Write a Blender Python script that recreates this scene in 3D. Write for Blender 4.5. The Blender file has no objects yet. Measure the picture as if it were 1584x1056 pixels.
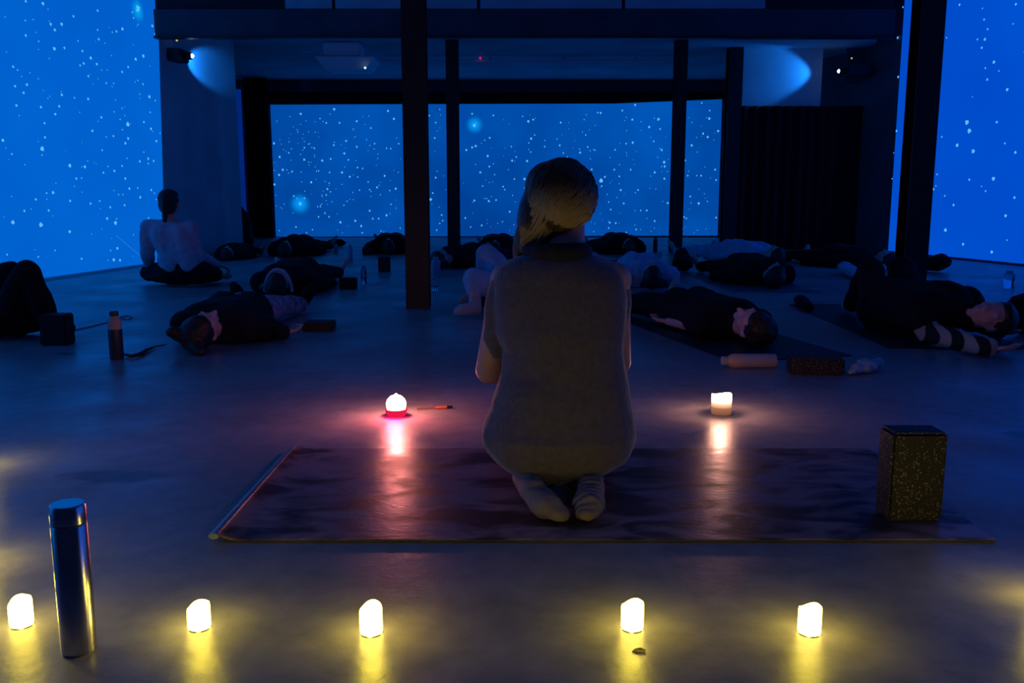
import bpy, bmesh, math, random
from mathutils import Vector, Matrix, noise, Quaternion
V = Vector
R = math.radians
random.seed(7)
C = bpy.context.scene.collection
scene = bpy.context.scene

# ------------------------------------------------------------------ camera
CAM_H = 0.80; F = 1400.0; PITCH = R(9.25)
cam_d = bpy.data.cameras.new('camera'); cam_d.sensor_width = 36.0
cam_d.lens = F / 1584 * 36; cam_d.clip_start = 0.05; cam_d.clip_end = 200
cam = bpy.data.objects.new('camera', cam_d); C.objects.link(cam)
cam.location = (0, 0, CAM_H); cam.rotation_euler = (R(90) - PITCH, 0, 0)
scene.camera = cam
# ------------------------------------------------------------------ world and exposure
w = bpy.data.worlds.new('World'); scene.world = w; w.use_nodes = True
w.node_tree.nodes['Background'].inputs[0].default_value = (0.01, 0.05, 0.25, 1)
w.node_tree.nodes['Background'].inputs[1].default_value = 0.02
vs = scene.view_settings
vs.view_transform = 'Standard'; vs.look = 'None'; vs.exposure = 0.0; vs.gamma = 1.0; vs.use_curve_mapping = False
# strengths
K_LEFT, K_BACK, K_RIGHT = 1.0, 1.0, 1.0
K_WALLFILL = 1.0

def ray(px, py):
    x = (px - 792) / F; y = -(py - 528) / F
    c, s = math.cos(PITCH), math.sin(PITCH)
    return V((x, c + y * s, -s + y * c))
def W(px, py, Y):
    d = ray(px, py); t = Y / d.y
    return V((d.x * t, Y, CAM_H + d.z * t))
def G(px, py, z=0.0):
    d = ray(px, py); t = (z - CAM_H) / d.z
    return V((d.x * t, d.y * t, z))
def PL(px, py, a, n):                     # pixel ray onto the plane through a with normal n
    d = ray(px, py); o = V((0, 0, CAM_H)); return o + d * ((a - o).dot(n) / d.dot(n))

# ------------------------------------------------------------------ materials
def lin(c):
    return tuple((v / 12.92 if v <= .04045 else ((v + .055) / 1.055) ** 2.4) for v in (x / 255 for x in c))
MATS = {}
def mat(name, col, rough=0.7, metal=0.0, noise_s=0, noise_a=0.25, bump=0, bump_s=40, spec=0.5, coat=0, sheen=0, stretch=(1, 1, 1), trans=0, alpha=1):
    if name in MATS: return MATS[name]
    m = bpy.data.materials.new(name); m.use_nodes = True; MATS[name] = m
    nt = m.node_tree; b = nt.nodes['Principled BSDF']
    b.inputs['Base Color'].default_value = (*col, 1); b.inputs['Roughness'].default_value = rough
    b.inputs['Metallic'].default_value = metal; b.inputs['Specular IOR Level'].default_value = spec
    b.inputs['Coat Weight'].default_value = coat; b.inputs['Sheen Weight'].default_value = sheen
    b.inputs['Transmission Weight'].default_value = trans
    tc = nt.nodes.new('ShaderNodeTexCoord'); mp = nt.nodes.new('ShaderNodeMapping')
    nt.links.new(tc.outputs['Object'], mp.inputs[0]); mp.inputs['Scale'].default_value = stretch
    if noise_s:
        n = nt.nodes.new('ShaderNodeTexNoise'); n.inputs['Scale'].default_value = noise_s; n.inputs['Detail'].default_value = 5
        nt.links.new(mp.outputs[0], n.inputs[0])
        r = nt.nodes.new('ShaderNodeValToRGB'); r.color_ramp.elements[0].position = .3; r.color_ramp.elements[1].position = .7
        r.color_ramp.elements[0].color = (*[c * (1 - noise_a) for c in col], 1)
        r.color_ramp.elements[1].color = (*[min(1, c * (1 + noise_a)) for c in col], 1)
        nt.links.new(n.outputs[0], r.inputs[0]); nt.links.new(r.outputs[0], b.inputs['Base Color'])
    if bump:
        n2 = nt.nodes.new('ShaderNodeTexNoise'); n2.inputs['Scale'].default_value = bump_s; n2.inputs['Detail'].default_value = 4
        nt.links.new(mp.outputs[0], n2.inputs[0])
        bp = nt.nodes.new('ShaderNodeBump'); bp.inputs['Strength'].default_value = bump; bp.inputs['Distance'].default_value = .01
        nt.links.new(n2.outputs[0], bp.inputs['Height']); nt.links.new(bp.outputs[0], b.inputs['Normal'])
    return m
def emit(name, col, s):
    m = bpy.data.materials.new(name); m.use_nodes = True; nt = m.node_tree
    nt.nodes.remove(nt.nodes['Principled BSDF'])
    e = nt.nodes.new('ShaderNodeEmission'); e.inputs[0].default_value = (*col, 1); e.inputs[1].default_value = s
    nt.links.new(e.outputs[0], nt.nodes['Material Output'].inputs[0]); MATS[name] = m
    return m
def screen_mat(name, c0, c1, s, scale=.35):
    m = emit(name, c0, s); nt = m.node_tree; e = nt.nodes['Emission']
    tc = nt.nodes.new('ShaderNodeTexCoord'); n = nt.nodes.new('ShaderNodeTexNoise'); n.inputs['Scale'].default_value = scale
    n.inputs['Detail'].default_value = 3
    r = nt.nodes.new('ShaderNodeValToRGB'); r.color_ramp.elements[0].position = .3; r.color_ramp.elements[1].position = .72
    r.color_ramp.elements[0].color = (*c0, 1); r.color_ramp.elements[1].color = (*c1, 1)
    nt.links.new(tc.outputs['Object'], n.inputs[0]); nt.links.new(n.outputs[0], r.inputs[0]); nt.links.new(r.outputs[0], e.inputs[0])
    return m

# ------------------------------------------------------------------ mesh helpers
class MB:
    def __init__(s): s.v = []; s.f = []
    def add(s, vs, fs):
        o = len(s.v); s.v += [tuple(v) for v in vs]; s.f += [tuple(i + o for i in f) for f in fs]
    def box(s, lo, hi, M=None):
        p = [V((x, y, z)) for z in (lo[2], hi[2]) for y in (lo[1], hi[1]) for x in (lo[0], hi[0])]
        if M: p = [M @ q for q in p]
        s.add(p, [(0, 2, 3, 1), (4, 5, 7, 6), (0, 1, 5, 4), (2, 6, 7, 3), (0, 4, 6, 2), (1, 3, 7, 5)])
    def lathe(s, prof, seg=32, M=None, cap=True):
        vs = []; n = len(prof)
        for r, z in prof:
            for k in range(seg):
                a = 2 * math.pi * k / seg; q = V((r * math.cos(a), r * math.sin(a), z)); vs.append(M @ q if M else q)
        fs = [(i * seg + k, i * seg + (k + 1) % seg, (i + 1) * seg + (k + 1) % seg, (i + 1) * seg + k) for i in range(n - 1) for k in range(seg)]
        if cap: fs += [tuple(reversed(range(seg))), tuple((n - 1) * seg + k for k in range(seg))]
        s.add(vs, fs)
    def tube(s, pts, rad, seg=8, flat=1.0):
        pts = [V(p) for p in pts]; n = len(pts); vs = []
        rs = rad if isinstance(rad, (list, tuple)) else [rad] * n
        up = V((0, 0, 1))
        for i, p in enumerate(pts):
            t = (pts[min(i + 1, n - 1)] - pts[max(i - 1, 0)]).normalized()
            a = t.cross(up); a = a.normalized() if a.length > 1e-3 else V((1, 0, 0)); b = a.cross(t)
            for k in range(seg):
                an = 2 * math.pi * k / seg; vs.append(p + a * math.cos(an) * rs[i] + b * math.sin(an) * rs[i] * flat)
        fs = [(i * seg + k, i * seg + (k + 1) % seg, (i + 1) * seg + (k + 1) % seg, (i + 1) * seg + k) for i in range(n - 1) for k in range(seg)]
        fs += [tuple(reversed(range(seg))), tuple((n - 1) * seg + k for k in range(seg))]
        s.add(vs, fs)
    def build(s, name, m, parent=None, smooth=False, bevel=0, loc=None):
        me = bpy.data.meshes.new(name); me.from_pydata(s.v, [], s.f); me.update()
        bm = bmesh.new(); bm.from_mesh(me); bmesh.ops.recalc_face_normals(bm, faces=bm.faces)
        if bevel: bmesh.ops.bevel(bm, geom=[e for e in bm.edges], offset=bevel, segments=2, affect='EDGES', clamp_overlap=True)
        bm.to_mesh(me); bm.free()
        if m: me.materials.append(m)
        if smooth:
            for p in me.polygons: p.use_smooth = True
            try: me.set_sharp_from_angle(angle=R(40))
            except Exception: pass
        o = bpy.data.objects.new(name, me); C.objects.link(o)
        if parent: o.parent = parent
        return o
def tag(o, label=None, cat=None, group=None, kind=None):
    for k, v in (('label', label), ('category', cat), ('group', group), ('kind', kind)):
        if v: o[k] = v
    return o
def empty(name, loc, label, cat, group=None, rz=0):
    o = bpy.data.objects.new(name, None); C.objects.link(o); o.location = loc; o.rotation_euler = (0, 0, rz); o.empty_display_size = .1
    return tag(o, label, cat, group)
def struct(name, mb, m, parent=None, bevel=0):
    o = mb.build(name, m, parent, bevel=bevel)
    if not parent: o['kind'] = 'structure'
    return o
def boxo(name, lo, hi, m, parent=None, kind=None, bevel=0):
    b = MB(); b.box(lo, hi); o = b.build(name, m, parent, bevel=bevel)
    if kind: o['kind'] = kind
    return o

# ------------------------------------------------------------------ blobs: rounded limbs merged by a remesh
_bm = bmesh.new(); bmesh.ops.create_icosphere(_bm, subdivisions=3, radius=1)
ICO_V = [v.co.copy() for v in _bm.verts]; ICO_F = [tuple(v.index for v in f.verts) for f in _bm.faces]; _bm.free()
BLOBS = []
def ell(mb, c, r, M=None):
    c = V(c)
    if isinstance(r, (int, float)): r = (r, r, r)
    vs = []
    for v in ICO_V:
        q = V((v.x * r[0], v.y * r[1], v.z * r[2]))
        if M: q = M @ q
        vs.append(c + q)
    mb.add(vs, ICO_F)
def cone(mb, a, b, ra, rb, flat=1.0, up=(0, 0, 1), seg=14):
    a, b = V(a), V(b); t = b - a; L = t.length
    if L < 1e-5: ell(mb, a, ra); return
    t.normalize(); u = V(up); s = t.cross(u)
    if s.length < 1e-3: s = t.cross(V((1, 0, 0)))
    s.normalize(); n = s.cross(t)
    M = Matrix((s, t, n)).transposed()
    vs = []; N = 4
    for i in range(N + 1):
        k = i / N; p = a.lerp(b, k); r = ra + (rb - ra) * k
        for j in range(seg):
            an = 2 * math.pi * j / seg; vs.append(p + s * math.cos(an) * r + n * math.sin(an) * r * flat)
    fs = [(i * seg + j, i * seg + (j + 1) % seg, (i + 1) * seg + (j + 1) % seg, (i + 1) * seg + j) for i in range(N) for j in range(seg)]
    fs += [tuple(reversed(range(seg))), tuple(N * seg + j for j in range(seg))]
    mb.add(vs, fs)
    ell(mb, a, (ra, ra, ra * flat), M); ell(mb, b, (rb, rb, rb * flat), M)
def blob(mb, name, m, parent, voxel=.012, smooth=4, disp=0, disp_s=.12):
    me = bpy.data.meshes.new(name); me.from_pydata(mb.v, [], mb.f)
    bm = bmesh.new(); bm.from_mesh(me); bmesh.ops.recalc_face_normals(bm, faces=bm.faces); bm.to_mesh(me); bm.free()
    o = bpy.data.objects.new(name, me); C.objects.link(o); me.materials.append(m)
    r = o.modifiers.new('r', 'REMESH'); r.mode = 'VOXEL'; r.voxel_size = voxel; r.use_smooth_shade = True
    if smooth:
        s = o.modifiers.new('s', 'SMOOTH'); s.iterations = smooth; s.factor = .5
    BLOBS.append((o, m, disp, disp_s, parent))
    return o
def bake_blobs():
    dg = bpy.context.evaluated_depsgraph_get(); dg.update()
    out = []
    for o, m, d, ds, p in BLOBS: out.append(bpy.data.meshes.new_from_object(o.evaluated_get(dg)))
    for (o, m, d, ds, p), me in zip(BLOBS, out):
        o.modifiers.clear(); o.data = me; me.name = o.name
        if not me.materials: me.materials.append(m)
        if d:
            nr = [v.normal.copy() for v in me.vertices]
            for v, n in zip(me.vertices, nr):
                c = v.co / ds
                v.co += n * d * (noise.noise(c) + .5 * noise.noise(c * 2.1 + V((5, 2, 9))))
        zc = .0085 if (p and p.get('label', '').startswith('woman kneeling')) else .0065
        for v in me.vertices:
            if v.co.z < zc: v.co.z = zc
        for pl in me.polygons: pl.use_smooth = True
        if p:
            o.parent = p; o.matrix_parent_inverse = Matrix.Translation(-V(p.location))
FLOOR_CLIP = {}

# ================================================================== STRUCTURE
HC = 3.40; HL = W(800, 14, 10.6).z                                       # ceiling height
concrete = mat('polished_concrete', (.16, .155, .15), .3, spec=.95)
def make_concrete(m):
    nt = m.node_tree; b = nt.nodes['Principled BSDF']; tc = nt.nodes['Texture Coordinate']
    def nz(s, d=6, st=(1, 1, 1)):
        mp = nt.nodes.new('ShaderNodeMapping'); mp.inputs['Scale'].default_value = st; nt.links.new(tc.outputs['Object'], mp.inputs[0])
        n = nt.nodes.new('ShaderNodeTexNoise'); n.inputs['Scale'].default_value = s; n.inputs['Detail'].default_value = d
        n.inputs['Roughness'].default_value = .62; nt.links.new(mp.outputs[0], n.inputs[0]); return n
    n1 = nz(1.3, 8); n2 = nz(14, 6)
    r = nt.nodes.new('ShaderNodeValToRGB'); e = r.color_ramp.elements
    e[0].position = .34; e[0].color = (.19, .185, .19, 1); e[1].position = .66; e[1].color = (.43, .41, .42, 1)
    mx = nt.nodes.new('ShaderNodeMix'); mx.data_type = 'FLOAT'; mx.inputs[0].default_value = .4
    nt.links.new(n1.outputs[0], mx.inputs[2]); nt.links.new(n2.outputs[0], mx.inputs[3])
    nt.links.new(mx.outputs[0], r.inputs[0])
    # scattered reddish stains
    vo = nt.nodes.new('ShaderNodeTexNoise'); vo.inputs['Scale'].default_value = .9; vo.inputs['Detail'].default_value = 2
    nt.links.new(tc.outputs['Object'], vo.inputs[0])
    r3 = nt.nodes.new('ShaderNodeValToRGB'); r3.color_ramp.elements[0].position = .68; r3.color_ramp.elements[1].position = .76
    nt.links.new(vo.outputs[0], r3.inputs[0])
    mc = nt.nodes.new('ShaderNodeMix'); mc.data_type = 'RGBA'; nt.links.new(r3.outputs[0], mc.inputs[0])
    nt.links.new(r.outputs[0], mc.inputs[6]); mc.inputs[7].default_value = (.17, .08, .07, 1)
    last = mc.outputs[2]
    for (px, py, rx, ry, col, f) in ((178, 737, .16, .06, (.16, .05, .04), .85), (1584, 672, .07, .05, (.12, .04, .03), .8), (135, 547, .16, .05, (.04, .04, .05), .7), (1225, 705, .2, .03, (.06, .05, .06), .6), (930, 610, .3, .08, (.2, .16, .16), .3)):  # floor marks; the near-black smear by the dark water bottle is painted shadow
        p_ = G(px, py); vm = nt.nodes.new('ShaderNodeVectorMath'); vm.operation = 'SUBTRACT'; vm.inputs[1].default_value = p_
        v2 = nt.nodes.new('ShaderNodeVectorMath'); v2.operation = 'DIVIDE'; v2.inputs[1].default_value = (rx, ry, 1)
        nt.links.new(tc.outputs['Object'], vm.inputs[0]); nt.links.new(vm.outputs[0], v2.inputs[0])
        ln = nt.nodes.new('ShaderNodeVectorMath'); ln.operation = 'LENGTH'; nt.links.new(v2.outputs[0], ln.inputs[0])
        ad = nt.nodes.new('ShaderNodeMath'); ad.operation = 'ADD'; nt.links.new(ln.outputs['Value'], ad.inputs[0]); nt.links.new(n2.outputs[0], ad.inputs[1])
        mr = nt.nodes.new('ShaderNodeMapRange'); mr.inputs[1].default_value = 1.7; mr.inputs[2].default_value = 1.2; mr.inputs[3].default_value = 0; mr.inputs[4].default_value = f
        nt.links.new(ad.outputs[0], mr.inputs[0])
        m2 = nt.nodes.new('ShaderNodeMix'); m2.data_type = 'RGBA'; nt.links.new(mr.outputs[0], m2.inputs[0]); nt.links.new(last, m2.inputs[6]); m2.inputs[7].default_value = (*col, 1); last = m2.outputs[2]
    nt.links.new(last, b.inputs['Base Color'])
    rr = nt.nodes.new('ShaderNodeMapRange'); rr.inputs[1].default_value = .3; rr.inputs[2].default_value = .7
    rr.inputs[3].default_value = .26; rr.inputs[4].default_value = .52
    n3 = nz(2.2, 7); nt.links.new(n3.outputs[0], rr.inputs[0]); nt.links.new(rr.outputs[0], b.inputs['Roughness'])
    bp = nt.nodes.new('ShaderNodeBump'); bp.inputs['Strength'].default_value = .28; bp.inputs['Distance'].default_value = .01
    n4 = nz(9, 8); nt.links.new(n4.outputs[0], bp.inputs['Height']); nt.links.new(bp.outputs[0], b.inputs['Normal'])
make_concrete(concrete)
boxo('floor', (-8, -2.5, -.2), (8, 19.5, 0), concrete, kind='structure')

wall_paint = mat('dark_wall_paint', (.10, .11, .14), .75, noise_s=3, noise_a=.15)
pale_paint = mat('pale_wall_paint', (.5, .68, .68), .8, noise_s=2, noise_a=.1)
black_steel = mat('black_painted_steel', (.012, .012, .016), .45, noise_s=10, noise_a=.3, bump=.1)
black_cloth = mat('black_curtain_cloth', (.006, .006, .009), .95)
ceil_mat = mat('grey_ceiling_board', (.34, .56, .62), .8, noise_s=1.5, noise_a=.2)

# left wall plane through two floor points that the screen's foot touches
LA, LB = G(80, 433), G(258, 407)
LDIR = (LB - LA); LDIR.z = 0; LDIR.normalize(); LN = V((LDIR.y, -LDIR.x, 0))       # normal into the room (+x)
RA, RB = G(1464, 400), G(1584, 412)
RDIR = (RA - RB); RDIR.z = 0; RDIR.normalize(); RN = V((-RDIR.y, RDIR.x, 0))
BY = G(500, 367).y                                                            # back wall distance
DY = 13.4                                                                     # dark wall on the right
def wall_slab(name, a, b, z0, z1, n, th, m):
    a, b = V(a), V(b); mb = MB(); q = n * -th
    vs = [V((p.x, p.y, z)) for z in (z0, z1) for p in (a, b, b + q, a + q)]
    mb.add(vs, [(0, 1, 2, 3), (4, 5, 6, 7), (0, 1, 5, 4), (1, 2, 6, 5), (2, 3, 7, 6), (3, 0, 4, 7)])
    return struct(name, mb, m)
lw0 = LA + LDIR * ((-2 - LA.y) / LDIR.y); lw1 = G(343, 389)
t1 = (lw1 - LA).dot(LDIR); lw1 = LA + LDIR * t1
wall_slab('wall_left', lw0 - LN * .02, lw1 - LN * .02, 0, HC, LN, .25, pale_paint)
rw0 = RA + RDIR * ((-2 - RA.y) / RDIR.y); rw1 = RA + RDIR * ((BY - RA.y) / RDIR.y)
wall_slab('wall_right', rw0 - RN * .02, rw1 - RN * .02, 0, HC, RN, .25, wall_paint)
boxo('wall_back', (-8, BY + .02, 0), (8, BY + .3, HC), wall_paint, kind='structure')
boxo('wall_front', (-8, -2.4, 0), (8, -2.2, HC), wall_paint, kind='structure')
boxo('wall_far_left', (-8, lw1.y, 0), (-7.8, BY, HC), wall_paint, kind='structure')
boxo('wall_upper_right', (W(1145, 100, DY).x, DY, 0), (rw1.x + .3, DY + .15, HL), pale_paint, kind='structure')
cl = boxo('ceiling', (-8, -2.5, HC), (8, 19.5, HC + .15), ceil_mat, kind='structure')
# ceiling boards, joints recessed
panel = bpy.data.meshes.new('ceiling_panel')
_b = bmesh.new(); bmesh.ops.create_cube(_b, size=1); _b.to_mesh(panel); _b.free(); panel.materials.append(ceil_mat)
pw = abs(W(740, 5, 10.6).x - W(515, 5, 10.6).x); px0 = W(515, 5, 10.6).x
fas = boxo('wall_beam_fascia', (LB.x + .03, 10.66, HL), (W(1385, 30, 10.6).x, 10.72, HC), mat('fascia_board', (.02, .02, .03), .8), kind='structure')
for i in range(-1, 3):
    o = bpy.data.objects.new('fascia_panel', panel); C.objects.link(o); o.parent = fas
    a_ = px0 + i * pw + .02; b_ = min(px0 + (i + 1) * pw - .02, W(1185, 5, 10.6).x)
    if i == -1: a_ = W(440, 5, 10.6).x
    o.scale = (b_ - a_, .03, HC - HL - .02); o.location = ((a_ + b_) / 2, 10.645, (HC + HL) / 2)
_xr = W(1385, 30, 10.6).x; _p = [(-7.7, 10.73), (_xr, 10.73), (PL(1374, 383, RA, RN).x - .03, 13.4), (rw1.x - .03, BY), (-7.7, BY)]
mb = MB(); mb.add([V((x, y, z)) for z in (HL, HL + .1) for x, y in _p], [tuple(range(5)), tuple(range(9, 4, -1))] + [(i, (i + 1) % 5, (i + 1) % 5 + 5, i + 5) for i in range(5)])
lowc = struct('ceiling_far', mb, ceil_mat)
# ---- projected starry screens
def star_mesh(pts, a, n, dirv, stretch, mscale):
    """pts: (px, py, size); discs lying on the screen plane"""
    mb = MB()
    for px, py, s in pts:
        c = PL(px, py, a, n) + n * .004
        if c.z < .06 or c.z > HC - .06 or c.y < 1.2: continue
        dist = (c - V((0, 0, CAM_H))).length
        r = s * 0.85 * dist / F * mscale
        vs = []
        for k in range(7):
            an = 2 * math.pi * k / 7 + px; rr = r * (1 + .2 * math.sin(3 * an + py))
            vs.append(c + dirv * rr * math.cos(an) * stretch + V((0, 0, 1)) * rr * 1.25 * math.sin(an))
        mb.add(vs, [tuple(range(7))])
    return mb
Z1 = [(155,8,1.5),(260,22,2),(595,65,1.5),(447,100,1.5),(308,148,1.8),(375,148,2),(333,183,1.8),(152,125,1),(200,120,.8),(155,217,1.5),(747,177,2),(710,192,1.5),(685,197,1),(595,183,1.2),(602,240,1.5),(235,253,1),(475,250,1),(930,158,1.8),(945,208,1.2),(807,75,1.2),(815,110,1.2),(842,150,1),(330,298,2.2),(392,293,1.5),(502,312,1.5),(553,355,2),(510,388,1.6),(488,400,1.3),(590,392,1.7),(828,362,2),(875,343,2.2),(782,410,1.5),(745,440,1.5),(620,428,.8),(653,428,.8),(538,466,1.4),(78,408,1.5),(105,428,1),(648,508,1.2),(693,510,1),(842,492,1),(873,515,1.3),(162,518,1.7),(90,527,1.5),(142,568,1.6),(376,580,1.7),(453,598,1.1),(537,605,1.7),(853,576,.9),(912,592,2.2),(948,615,1.1),(98,645,1.6),(248,655,1.6),(360,650,1.6),(705,612,.8),(745,663,1),(696,684,1),(917,687,1.2),(336,698,1.6),(115,707,.8),(618,718,1.6),(733,730,1),(878,747,1.5),(780,760,3),(922,788,1.8),(270,753,1.4),(563,800,1.7),(747,793,1),(692,832,1.4),(648,838,1),(782,847,1.8),(765,876,1.8),(273,840,1.5),(15,858,2),(955,863,1.7),(977,815,1),(256,910,3),(255,948,1),(623,918,1.2),(70,942,1.2),(878,930,1),(905,970,1.8),(853,987,1.6),(938,984,1.5),(905,1000,1.2),(775,968,1),(425,1013,2.4),(517,1020,2),(745,1015,1.4),(658,1018,1),(697,1045,1.5),(843,50,3.4),(838,64,2)]
Z2 = [(365,50,1.5),(390,48,1),(495,22,1.4),(548,13,1.6),(600,50,1.7),(253,117,2),(222,120,1.2),(170,150,1.5),(115,205,1.5),(232,203,1.5),(335,157,1.6),(433,170,1.5),(477,158,1.2),(528,188,1.5),(597,178,1.5),(620,98,1.7),(660,95,1.2),(568,127,1),(588,127,1),(545,108,.8),(672,140,1.8),(725,105,1.6),(740,120,1),(750,150,1),(60,260,2.6),(195,272,3),(333,305,2),(513,242,1.8),(553,263,2.6),(558,243,1),(712,240,1.3),(670,295,1),(640,320,.9),(562,385,1.8),(530,395,1),(545,440,2.2),(575,442,1.8),(518,442,.8),(390,435,1.4),(263,395,1),(183,425,1),(32,415,1.2),(267,530,2.4)]
LS = [(x / 3.955, y / 3.955, s) for x, y, s in Z1] + [(x / 3.105, 260 + y / 3.105, s) for x, y, s in Z2]
rl = random.Random(3)
LS = [p for p in LS if p[0] < 240 + p[1] * .036]
LS += [(180 + 36 * k / 14, 365 + 30 * k / 14, .55) for k in range(15)]
LS += [(rl.uniform(2, 240), rl.uniform(2, 400), rl.uniform(.5, .8)) for _ in range(60)]
Z3 = [(1312,20,1.5),(1548,18,1.5),(1408,35,.9),(1415,82,1.3),(1240,65,.9),(1241,113,1.8),(1430,122,1.3),(1258,158,1),(1387,165,1.2),(1418,165,1.8),(1405,200,1.5),(1456,260,2),(1420,285,1.2),(1428,333,1.5),(1477,297,1),(1512,375,2),(1343,512,3),(1353,548,3),(1302,608,2.3),(1369,633,2.6),(1468,511,1.6),(1238,573,1.2),(1502,600,1.3),(1546,638,1.8),(1202,690,2),(1218,730,1.2),(1353,752,1.5),(1454,748,2.5),(1202,792,2),(1213,778,1),(1190,790,1),(1178,838,1.6),(1250,820,1.2),(1287,858,1.7),(1421,800,1.2),(1404,780,.9),(1542,827,1.7),(1505,903,2),(1253,963,2.4),(1327,1022,1.8),(1447,1055,2),(1511,1005,1),(1536,100,1),(1366,405,.8),(1053,158,1.6),(1075,30,1.2),(1055,322,1.6),(1048,548,1.6),(1030,748,1),(1036,640,.8)]
RS = [(1000 + x / 2.707, y / 2.707, s) for x, y, s in Z3]
Z4 = [(793,268,2),(975,243,2.2),(1268,252,2),(1300,295,2),(898,293,1.2),(932,317,1.5),(1004,317,1.6),(1098,308,1.8),(1080,350,1),(1175,345,1.5),(647,428,2),(730,420,1),(742,458,1),(728,480,1.4),(678,502,2),(813,452,1.5),(837,432,1.3),(867,455,1.5),(792,488,1),(812,517,2),(910,522,2),(956,513,1.6),(973,438,1.6),(1040,415,1.8),(1098,447,1.7),(1030,483,2),(1052,518,1.5),(1195,430,1.4),(1260,455,1.3),(1283,457,1.3),(1326,430,1.4),(695,572,2),(745,583,1.5),(675,600,2),(650,652,2),(890,578,1.3),(872,556,.8),(950,587,1.4),(1018,587,2),(1060,610,1.8),(1102,560,1.5),(1130,565,1.3),(1103,612,1.3),(850,640,2),(948,645,1.2),(938,677,1.8),(932,710,1.3),(908,710,1),(955,692,1.2),(1160,638,1.3),(1208,668,1.8),(1250,605,1.8),(1310,675,2),(1278,685,1.3),(1113,683,1.3),(1168,680,1.3),(755,715,1.5),(773,728,1),(813,727,1.5),(790,757,3),(1045,743,1.2),(1028,765,1.2),(885,773,1.2),(900,773,1.2),(925,808,1.5),(890,828,1.5),(947,828,1.5),(1009,858,2.2),(1090,850,2),(1122,878,2),(1128,915,1.5),(1168,795,1.8),(1260,820,2),(1285,760,1.3),(1185,838,1.6),(1217,838,1.6),(767,883,1.5),(857,898,1.3),(825,915,1.2),(677,903,1),(1230,905,1.2),(1335,890,1.2)]
Z5 = [(78,93,1.5),(110,128,1.5),(130,62,1.2),(292,84,1.8),(398,92,1.6),(573,122,2.4),(545,97,1.2),(597,113,1.8),(735,128,1.8),(303,142,3.2),(380,204,1.8),(355,216,1.2),(587,208,2.2),(575,230,1.3),(605,190,1.3),(717,210,1.2),(730,242,1.8),(655,248,1.5),(585,275,1.4),(488,248,1.4),(310,245,2.2),(292,252,2),(263,265,2),(105,205,1.7),(370,295,2.2),(378,348,1.8),(333,377,2),(492,318,2),(513,300,1.5),(567,320,2.2),(554,410,2.4),(503,410,1.6),(405,388,1.2),(832,278,2),(870,250,1.5),(905,265,1.5),(748,280,1.4),(768,300,1.3),(860,190,1.3),(935,80,2),(920,78,1.5),(1043,68,1.7),(1107,40,2),(1093,113,2),(1223,112,2.4),(1177,150,2.2),(1232,160,1.6),(1095,228,2.2),(1062,233,1.6),(1200,222,1.6),(1007,264,1.6),(1240,265,2),(1252,326,2.6),(1255,347,2),(1205,377,2),(1003,363,1.7),(937,418,4),(955,400,1.8),(940,445,1.5),(890,362,1.8),(1028,397,1.6),(1085,363,1.6),(1253,408,2),(1035,465,2),(1122,465,1.7),(1050,532,1.8),(1165,567,1.8),(1135,567,1.4),(1205,620,1.8),(1270,530,2),(980,628,2),(1010,630,1.8),(975,655,1.6),(1112,662,1.6),(1062,677,1.5),(890,690,2),(985,562,1.6),(975,525,1.4),(303,518,2),(375,520,2),(412,515,1.7),(447,448,1.6),(345,445,1.4),(455,463,1.4),(480,573,1.8),(258,605,1.8),(340,642,1.8),(285,650,1.4),(265,688,2),(85,512,2.8),(95,480,1.7),(110,403,1.8),(140,590,1.6),(145,618,1.5),(130,632,1.4),(115,665,1.5),(180,665,2),(1478,108,2.4),(1480,68,1.5),(1522,170,2.2),(1447,183,2),(1470,200,2.2),(1390,242,2.2),(1353,243,1.5),(1358,317,1.5),(1507,363,1.8),(1370,393,1.6),(1437,393,1.7),(1415,393,1.2),(1512,415,1.7),(1383,497,1.7),(1425,532,2.4),(1468,522,1.2),(1512,603,1.7),(1352,600,1.6),(1363,607,1.5),(1340,668,2),(1398,688,2.4),(1440,30,1.5),(1358,42,1.3)]
BS = [(240 + x / 3.52, 100 + y / 3.52, s * .85) for x, y, s in Z4] + [(640 + x / 3.233, 150 + y / 3.233, s * .8) for x, y, s in Z5]
rb = random.Random(5)
for _ in range(330):
    x = rb.uniform(424, 1108); y = rb.uniform(176, 362)
    if x > 840 or x < 620 or rb.random() < .6: BS.append((x, y, rb.uniform(.45, .85)))
LS += [(rb.uniform(-900, 0), rb.uniform(-60, 560), rb.uniform(.6, 1.9)) for _ in range(160)]; RS += [(rb.uniform(1584, 2300), rb.uniform(-60, 480), rb.uniform(.6, 1.9)) for _ in range(90)]
star_m = emit('projected_star_light', (.12, .50, .95), 1.0)
star_m2 = emit('projected_star_glow', (.03, .28, .85), 1.0)

def screen(label, poly, a, n, dirv, m, stars, st, ms, base_pt):
    """poly: corner points on the wall plane; a thin projection surface"""
    t = empty('projection_screen', base_pt, label, 'screen', 'starry projection screens')
    mb = MB(); k = len(poly); q = n * -.018
    mb.add([V(p) for p in poly] + [V(p) + q for p in poly], [tuple(range(k)), tuple(range(2 * k - 1, k - 1, -1))] + [(i, (i + 1) % k, (i + 1) % k + k, i + k) for i in range(k)])
    o = mb.build('screen_surface', m, t); o.matrix_parent_inverse = Matrix.Translation(-V(base_pt))
    s = star_mesh(stars, a, n, dirv, st, ms).build('projected_stars', star_m, t); s['kind'] = 'stuff'; s.matrix_parent_inverse = Matrix.Translation(-V(base_pt))
    return t
scr_l = screen_mat('left_projection', (0, .098, .56), (0, .135, .66), K_LEFT)
scr_r = screen_mat('right_projection', (0, .06, .55), (0, .09, .66), K_RIGHT)
scr_b = screen_mat('back_projection', (0, .048, .29), (0, .09, .47), K_BACK, .5)
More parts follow.
